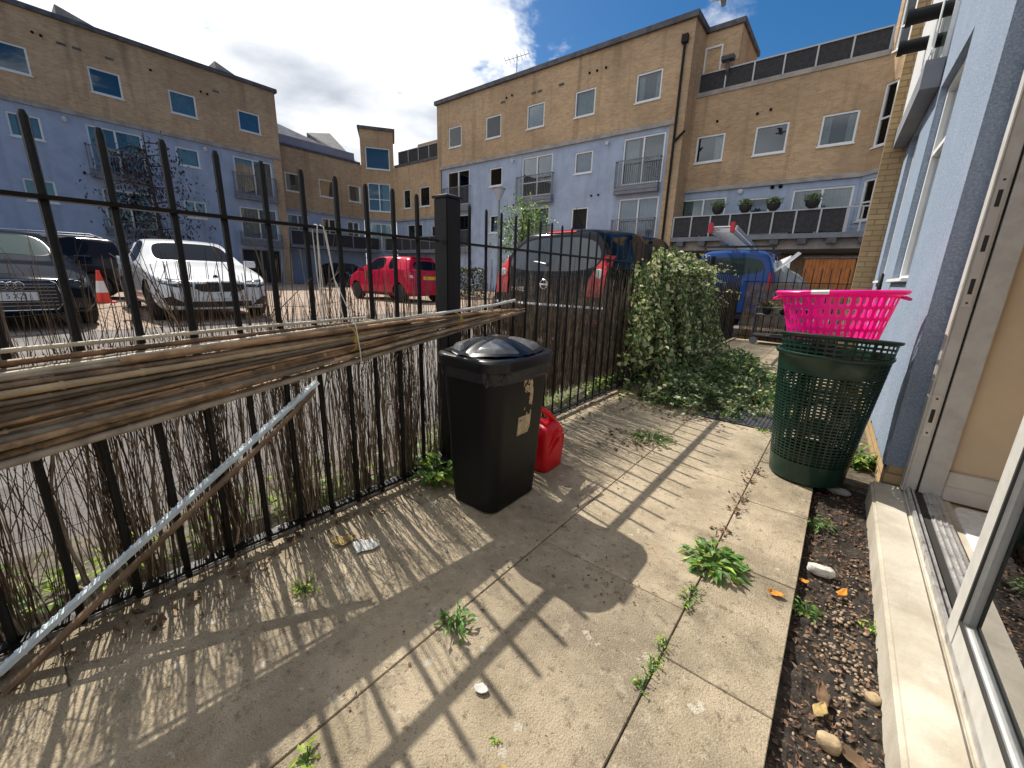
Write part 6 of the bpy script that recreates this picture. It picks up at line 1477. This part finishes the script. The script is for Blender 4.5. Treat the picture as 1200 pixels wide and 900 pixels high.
ring_emblem('four_ring_badge', root, surf('x', 1, 0, .625)+.026, (-.105, -.035, .035, .105), .63, .048, .007, 1)
plate(root, '5 XZJ', x0+.045, 0, .49, 1, 'plate_white', dx=.06)
for sg in (1, -1):
    f = (lambda p: p) if sg > 0 else mir
    decal('headlight', f([(.56, .60), (.72, .58), (.86, .64), (.87, .72), (.70, .72), (.54, .68)]), 'x', 1, 'headlamp', .006)
    decal('lower_intake', f([(.56, .30), (.82, .32), (.83, .44), (.60, .46)]), 'x', 1, 'black_trim', .006)
    ring_emblem('lamp_ring', root, surf('x', 1, sg*.70, .66)+.012, (sg*.68,), .655, .045, .006, 1)
# ---- hatchback stations
def st_hatch(L, W, H, hood=.85, belt=.98, ws0=.85, ws1=1.75, zb=.2, hoodf=.74, tw=.70, rbelt=1.02, rtop=.42, rx0=.05, rw_=.62, rend=(.86, .84)):
    w = W/2; X = lambda d: L/2-d
    mid = (ws1+L-rtop)/2
    return [
        (X(.08), X(.05), X(.16), zb+.02, hoodf-.06, hoodf+.02, w*.78, w*.72, w*.58),
        (X(.28), X(.26), X(.32), zb, hoodf, hoodf+.07, w*.94, w*.88, w*.68),
        (X(.62), X(.62), X(.62), zb, hood+.02, hood+.12, w*.985, w*.95, w*.74),
        (X(ws0), X(ws0), X(ws0+.05), zb, belt-.06, hood+.20, w, w*.965, w*.78),
        (X(ws0+.42), X(ws0+.42), X(ws1), zb, belt-.02, H-.06, w, w*.965, w*tw),
        (X(ws1+.18), X(ws1+.18), X(ws1+.25), zb, belt, H, w, w*.965, w*tw),
        (X(mid-.10), X(mid-.10), X(mid-.10), zb, belt+.015, H+.01, w, w*.965, w*tw),
        (X(mid+.04), X(mid+.04), X(mid+.04), zb, belt+.02, H+.008, w, w*.965, w*tw),
        (X(L-rtop-.42), X(L-rtop-.42), X(L-rtop-.42), zb, belt+.04, H-.01, w, w*.965, w*tw),
        (X(L-.42), X(L-.40), X(L-rtop-.10), zb, belt+.05, H-.03, w*.99, w*.955, w*tw*.98),
        (X(L-.14), X(L-.17), X(L-rtop), zb+.02, rbelt, H-.05, w*.96, w*.92, w*tw*.94),
        (X(L-.02), X(L-rx0-.06), X(L-rtop+.04), zb+.05, rbelt-.02, H-.08, w*rend[0], w*rend[1], w*rw_)]
# ---- red hatchback
L_, W_ = 3.9, 1.69
root, decal, surf, mirrors = car('parked_car', 'small red hatchback with yellow rear plate parked beyond the pillar', dict(st=st_hatch(L_, W_, 1.50, hood=.90, belt=1.0, ws0=.80, ws1=1.70, rtop=.38), W=W_, side=(7,), side_multi=((4, 5),), ws=(3,), rear='cap', wheels=(L_/2-.78, -L_/2+.62), gaps=(.86, -.05, -.90), handles=(.12, -.72), sill=(-.92, .78), rw=.30, bulge=(.12, .07), rear_in=.05), (-10.85-L_/2, 8.35+W_/2, CPZ), math.radians(180), 'paint_red')
mirrors(1.02, L_/2-1.35, .8)
for sg in (1, -1):
    f = (lambda p: p) if sg > 0 else mir
    decal('tail_lamp', f([(.56, .72), (.74, .74), (.80, .86), (.78, 1.0), (.70, .98), (.60, .86)]), 'x', -1, 'tail_red', .008)
    decal('tail_lamp_clear', f([(.64, .80), (.74, .80), (.76, .88), (.66, .88)]), 'x', -1, 'tail_clear', .012)
    decal('headlight', f([(.48, .66), (.70, .68), (.74, .80), (.56, .76)]), 'x', 1, 'headlamp', .006)
plate(root, '', surf('x', -1, 0, .80)-.02, 0, .80, -1, 'plate_yellow')
mb = MB(); mb.box(-L_/2+.30, -L_/2+.46, -.45, .45, 1.44, 1.47); mb.build('roof_spoiler', 'paint_red', root, local=True, bevel=.01)
# ---- black hatchback, tail towards the camera, close behind the fence
L_, W_ = 4.08, 1.69
NX = -2.02-W_/2-.0
root, decal, surf, mirrors = car('parked_car', 'black hatchback seen from behind close to the fence with tall red tail lamps', dict(st=st_hatch(L_, W_, 1.56, hood=.92, belt=1.0, ws0=.75, ws1=1.65, rtop=.46, tw=.76, rbelt=1.0, rx0=.10, rw_=.70, rend=(.955, .945)), W=W_, side=(7,), side_multi=((4, 5),), ws=(3,), rear='cap', wheels=(L_/2-.78, -L_/2+.66), gaps=(.95, .0, -.95), handles=(.15, -.80), sill=(-.95, .9), rw=.31, bulge=(.12, .07), rear_in=.03, cap_crease=.75, rglass='rear_glass'), (NX, 4.10+L_/2, CPZ), math.radians(90), 'paint_black')
mirrors(1.04, L_/2-1.35, .8)
for sg in (1, -1):
    f = (lambda p: p) if sg > 0 else mir
    tlp = decal('tail_lamp', f([(.575, .74), (.765, .74), (.775, .90), (.765, 1.08), (.735, 1.20), (.70, 1.20), (.64, 1.08), (.585, .92)]), 'x', -1, 'tail_red', .022, .035, skirt=.05)
    mb = MB(); xx = surf('x', -1, sg*.685, .99)-.026; mb.lathe([(.0, -.012), (.05, -.008), (.058, .01)], (xx, sg*.685, .99), 18, 'x'); mb.build('reversing_lamp', 'tail_clear', tlp, local=True, smooth=True)
    decal('bumper_reflector', f([(.62, .44), (.78, .45), (.78, .50), (.62, .49)]), 'x', -1, 'tail_red', .006)
decal('bumper_strip', [(-.80, .615), (.80, .615), (.80, .640), (-.80, .640)], 'x', -1, 'chrome', .010, .04)
decal('tailgate_trim', [(-.42, .90), (.42, .90), (.42, .945), (-.42, .945)], 'x', -1, 'paint_black', .016, .06)
hx = surf('x', -1, 0, .86)
ring_emblem('round_badge', root, hx-.012, (0,), .86, .052, .009, -1)
mb = MB(); mb.box(hx-.020, hx-.008, -.068, .068, .850, .870); mb.build('badge_bar', 'chrome', root, local=True)
text_obj('model_letters', 'NOTE', .075, 'chrome', root, Matrix.Translation((surf('x', -1, .38, .79)-.008, .40, .79)) @ REAR, .003)
mb = MB(); wa = surf('x', -1, 0, 1.13); mb.tube([(wa-.02, .02, 1.09), (wa+.01, .2, 1.12), (wa+.04, .36, 1.14)], .013, 6); mb.lathe([(.0, -.02), (.03, -.01), (.03, .03)], (wa-.02, .02, 1.09), 12, 'x'); mb.build('rear_wiper', 'black_trim', root, local=True, smooth=True)
decal('brake_light', [(-.20, 1.475), (.20, 1.475), (.20, 1.505), (-.20, 1.505)], 'x', -1, 'tail_red', .012, .05)
mb = MB(); mb.tube([(-L_/2+.75, -.1, 1.56), (-L_/2+.55, -.1, 1.78)], [.006, .003], 6); mb.build('roof_aerial', 'black_trim', root, local=True)
# ---- dark estate behind the cone
L_, W_ = 4.5, 1.83
root, decal, surf, mirrors = car('parked_car', 'black tall estate parked behind the traffic cone', dict(st=st_hatch(L_, W_, 1.66, hood=.98, belt=1.08, ws0=1.1, ws1=1.9, rtop=.30, rbelt=1.10, hoodf=.86), W=W_, side=(7,), side_multi=((4, 5),), ws=(3,), rear='cap', wheels=(L_/2-.88, -L_/2+.80), gaps=(.95, -.05, -1.0), handles=(.1, -.85), sill=(-1., .9), gz=(.35, 1.03), rw=.35, bulge=(.12, .06)), (-16.9, .55, CPZ), math.radians(-103), 'paint_black_suv')
mirrors(1.14, L_/2-1.7)
for sg in (1, -1):
    f = (lambda p: p) if sg > 0 else mir
    decal('tail_lamp', f([(.50, .92), (.80, .95), (.84, 1.06), (.52, 1.03)]), 'x', -1, 'tail_red', .012)
    mb = MB(); mb.tube([(L_/2-2.0, sg*.60, 1.66), (L_/2-2.1, sg*.62, 1.705), (-L_/2+.7, sg*.62, 1.70), (-L_/2+.55, sg*.60, 1.64)], .016, 6); mb.build('roof_bar', 'rim', root, local=True, smooth=True)
# ---- dark hatch under the far corner, just its roof shows between the bars
L_, W_ = 4.2, 1.78
root, decal, surf, mirrors = car('parked_car', 'dark grey car parked far off beneath the corner balconies', dict(st=st_hatch(L_, W_, 1.48, rtop=.4), W=W_, side=(7,), side_multi=((4, 5),), ws=(3,), rear='cap', wheels=(L_/2-.85, -L_/2+.7), rw=.31), (-26, 14.8, CPZ), math.radians(0), 'paint_navy')
for sg in (1, -1): f = (lambda p: p) if sg > 0 else mir; decal('headlight', f([(.48, .66), (.70, .68), (.76, .80), (.56, .76)]), 'x', 1, 'headlamp', .006)
# ---- blue van
L_, W_ = 4.4, 1.80; w = W_/2
X = lambda d: L_/2-d
stv = [(X(.08), X(.05), X(.16), .24, .80, .88, w*.78, w*.74, w*.6), (X(.3), X(.28), X(.34), .22, .86, .95, w*.95, w*.9, w*.7), (X(.7), X(.7), X(.7), .22, .98, 1.08, w*.99, w*.95, w*.76), (X(.95), X(.95), X(1.0), .22, 1.02, 1.16, w, w*.965, w*.8), (X(1.3), X(1.3), X(1.7), .22, 1.08, 1.64, w, w*.97, w*.80), (X(1.95), X(1.95), X(2.0), .22, 1.09, 1.70, w, w*.97, w*.82), (X(2.5), X(2.5), X(2.5), .22, 1.09, 1.71, w, w*.97, w*.83), (X(2.65), X(2.65), X(2.65), .22, 1.09, 1.71, w, w*.97, w*.83), (X(3.9), X(3.9), X(3.85), .22, 1.08, 1.70, w, w*.97, w*.83), (X(L_-.15), X(L_-.17), X(L_-.26), .24, 1.06, 1.68, w*.98, w*.96, w*.82), (X(L_-.05), X(L_-.08), X(L_-.18), .27, 1.04, 1.64, w*.92, w*.92, w*.78)]
VX, VY = -2.33, 10.75
root, decal, surf, mirrors = car('parked_van', 'blue van with aluminium ladder on its roof beyond the ivy', dict(st=stv, W=W_, side=(7,), side_multi=((4, 5),), ws=(3,), rear='cap', wheels=(L_/2-.9, -L_/2+.85), gaps=(1.0, -.1), handles=(.1,), rw=.32, rear_in=.09, bulge=(.1, .05), glass='car_glass_green', cap_crease=.6), (VX, VY+L_/2, CPZ), math.radians(94), 'paint_blue', cat='van', group='vehicles parked beyond the ivy')
for sg in (1, -1):
    f = (lambda p: p) if sg > 0 else mir
    decal('tail_lamp', f([(.74, .80), (.86, .80), (.86, 1.18), (.76, 1.18)]), 'x', -1, 'tail_red', .010)
for x in (-1.6, -.2, .9):
    mb = MB(); mb.box(x-.03, x+.03, -.78, .78, 1.755, 1.80); mb.box(x-.02, x+.02, -.74, -.70, 1.62, 1.76); mb.box(x-.02, x+.02, .70, .74, 1.62, 1.76); mb.build('roof_bar', 'black_trim', root, local=True)
plate(root, '', surf('x', -1, 0, .6)-.02, 0, .62, -1, 'plate_yellow')
a, b = Vector((-2.05, 8.75, 2.08)), Vector((-2.52, 14.6, 2.03)); d = (b-a).normalized(); s_ = Vector((d.y, -d.x, 0)).normalized()
ld = thing('ladder', 'aluminium extension ladder with red feet lying along the van roof', 'ladder', a)
mb = MB(); Pl = lambda u, v, z: a+d*u+s_*v+Vector((0, 0, z)); LL = (b-a).length
for v in (-.20, .17): mb.box(.05, LL, v, v+.03, -.035, .035, P=Pl); mb.box(.3, LL+.2, v+.035, v+.06, .045, .11, P=Pl)
mb.build('stile', 'alu', ld); mb = MB()
for k in range(20): mb.box(.2+.28*k, .235+.28*k, -.17, .17, -.015, .015, P=Pl); mb.box(.4+.28*k, .435+.28*k, -.135, .205, .06, .09, P=Pl)
mb.build('rung', 'alu', ld)
mb = MB(); mb.tube([Pl(.02, -.17, .05), Pl(.02, .17, .05)], .022, 8); mb.build('stabiliser_bar', 'alu', ld)
for v in (-.215, .155): mb = MB(); mb.box(-.06, .06, v, v+.07, -.05, .13, P=Pl); mb.build('foot', 'ladder_red', ld, bevel=.008)
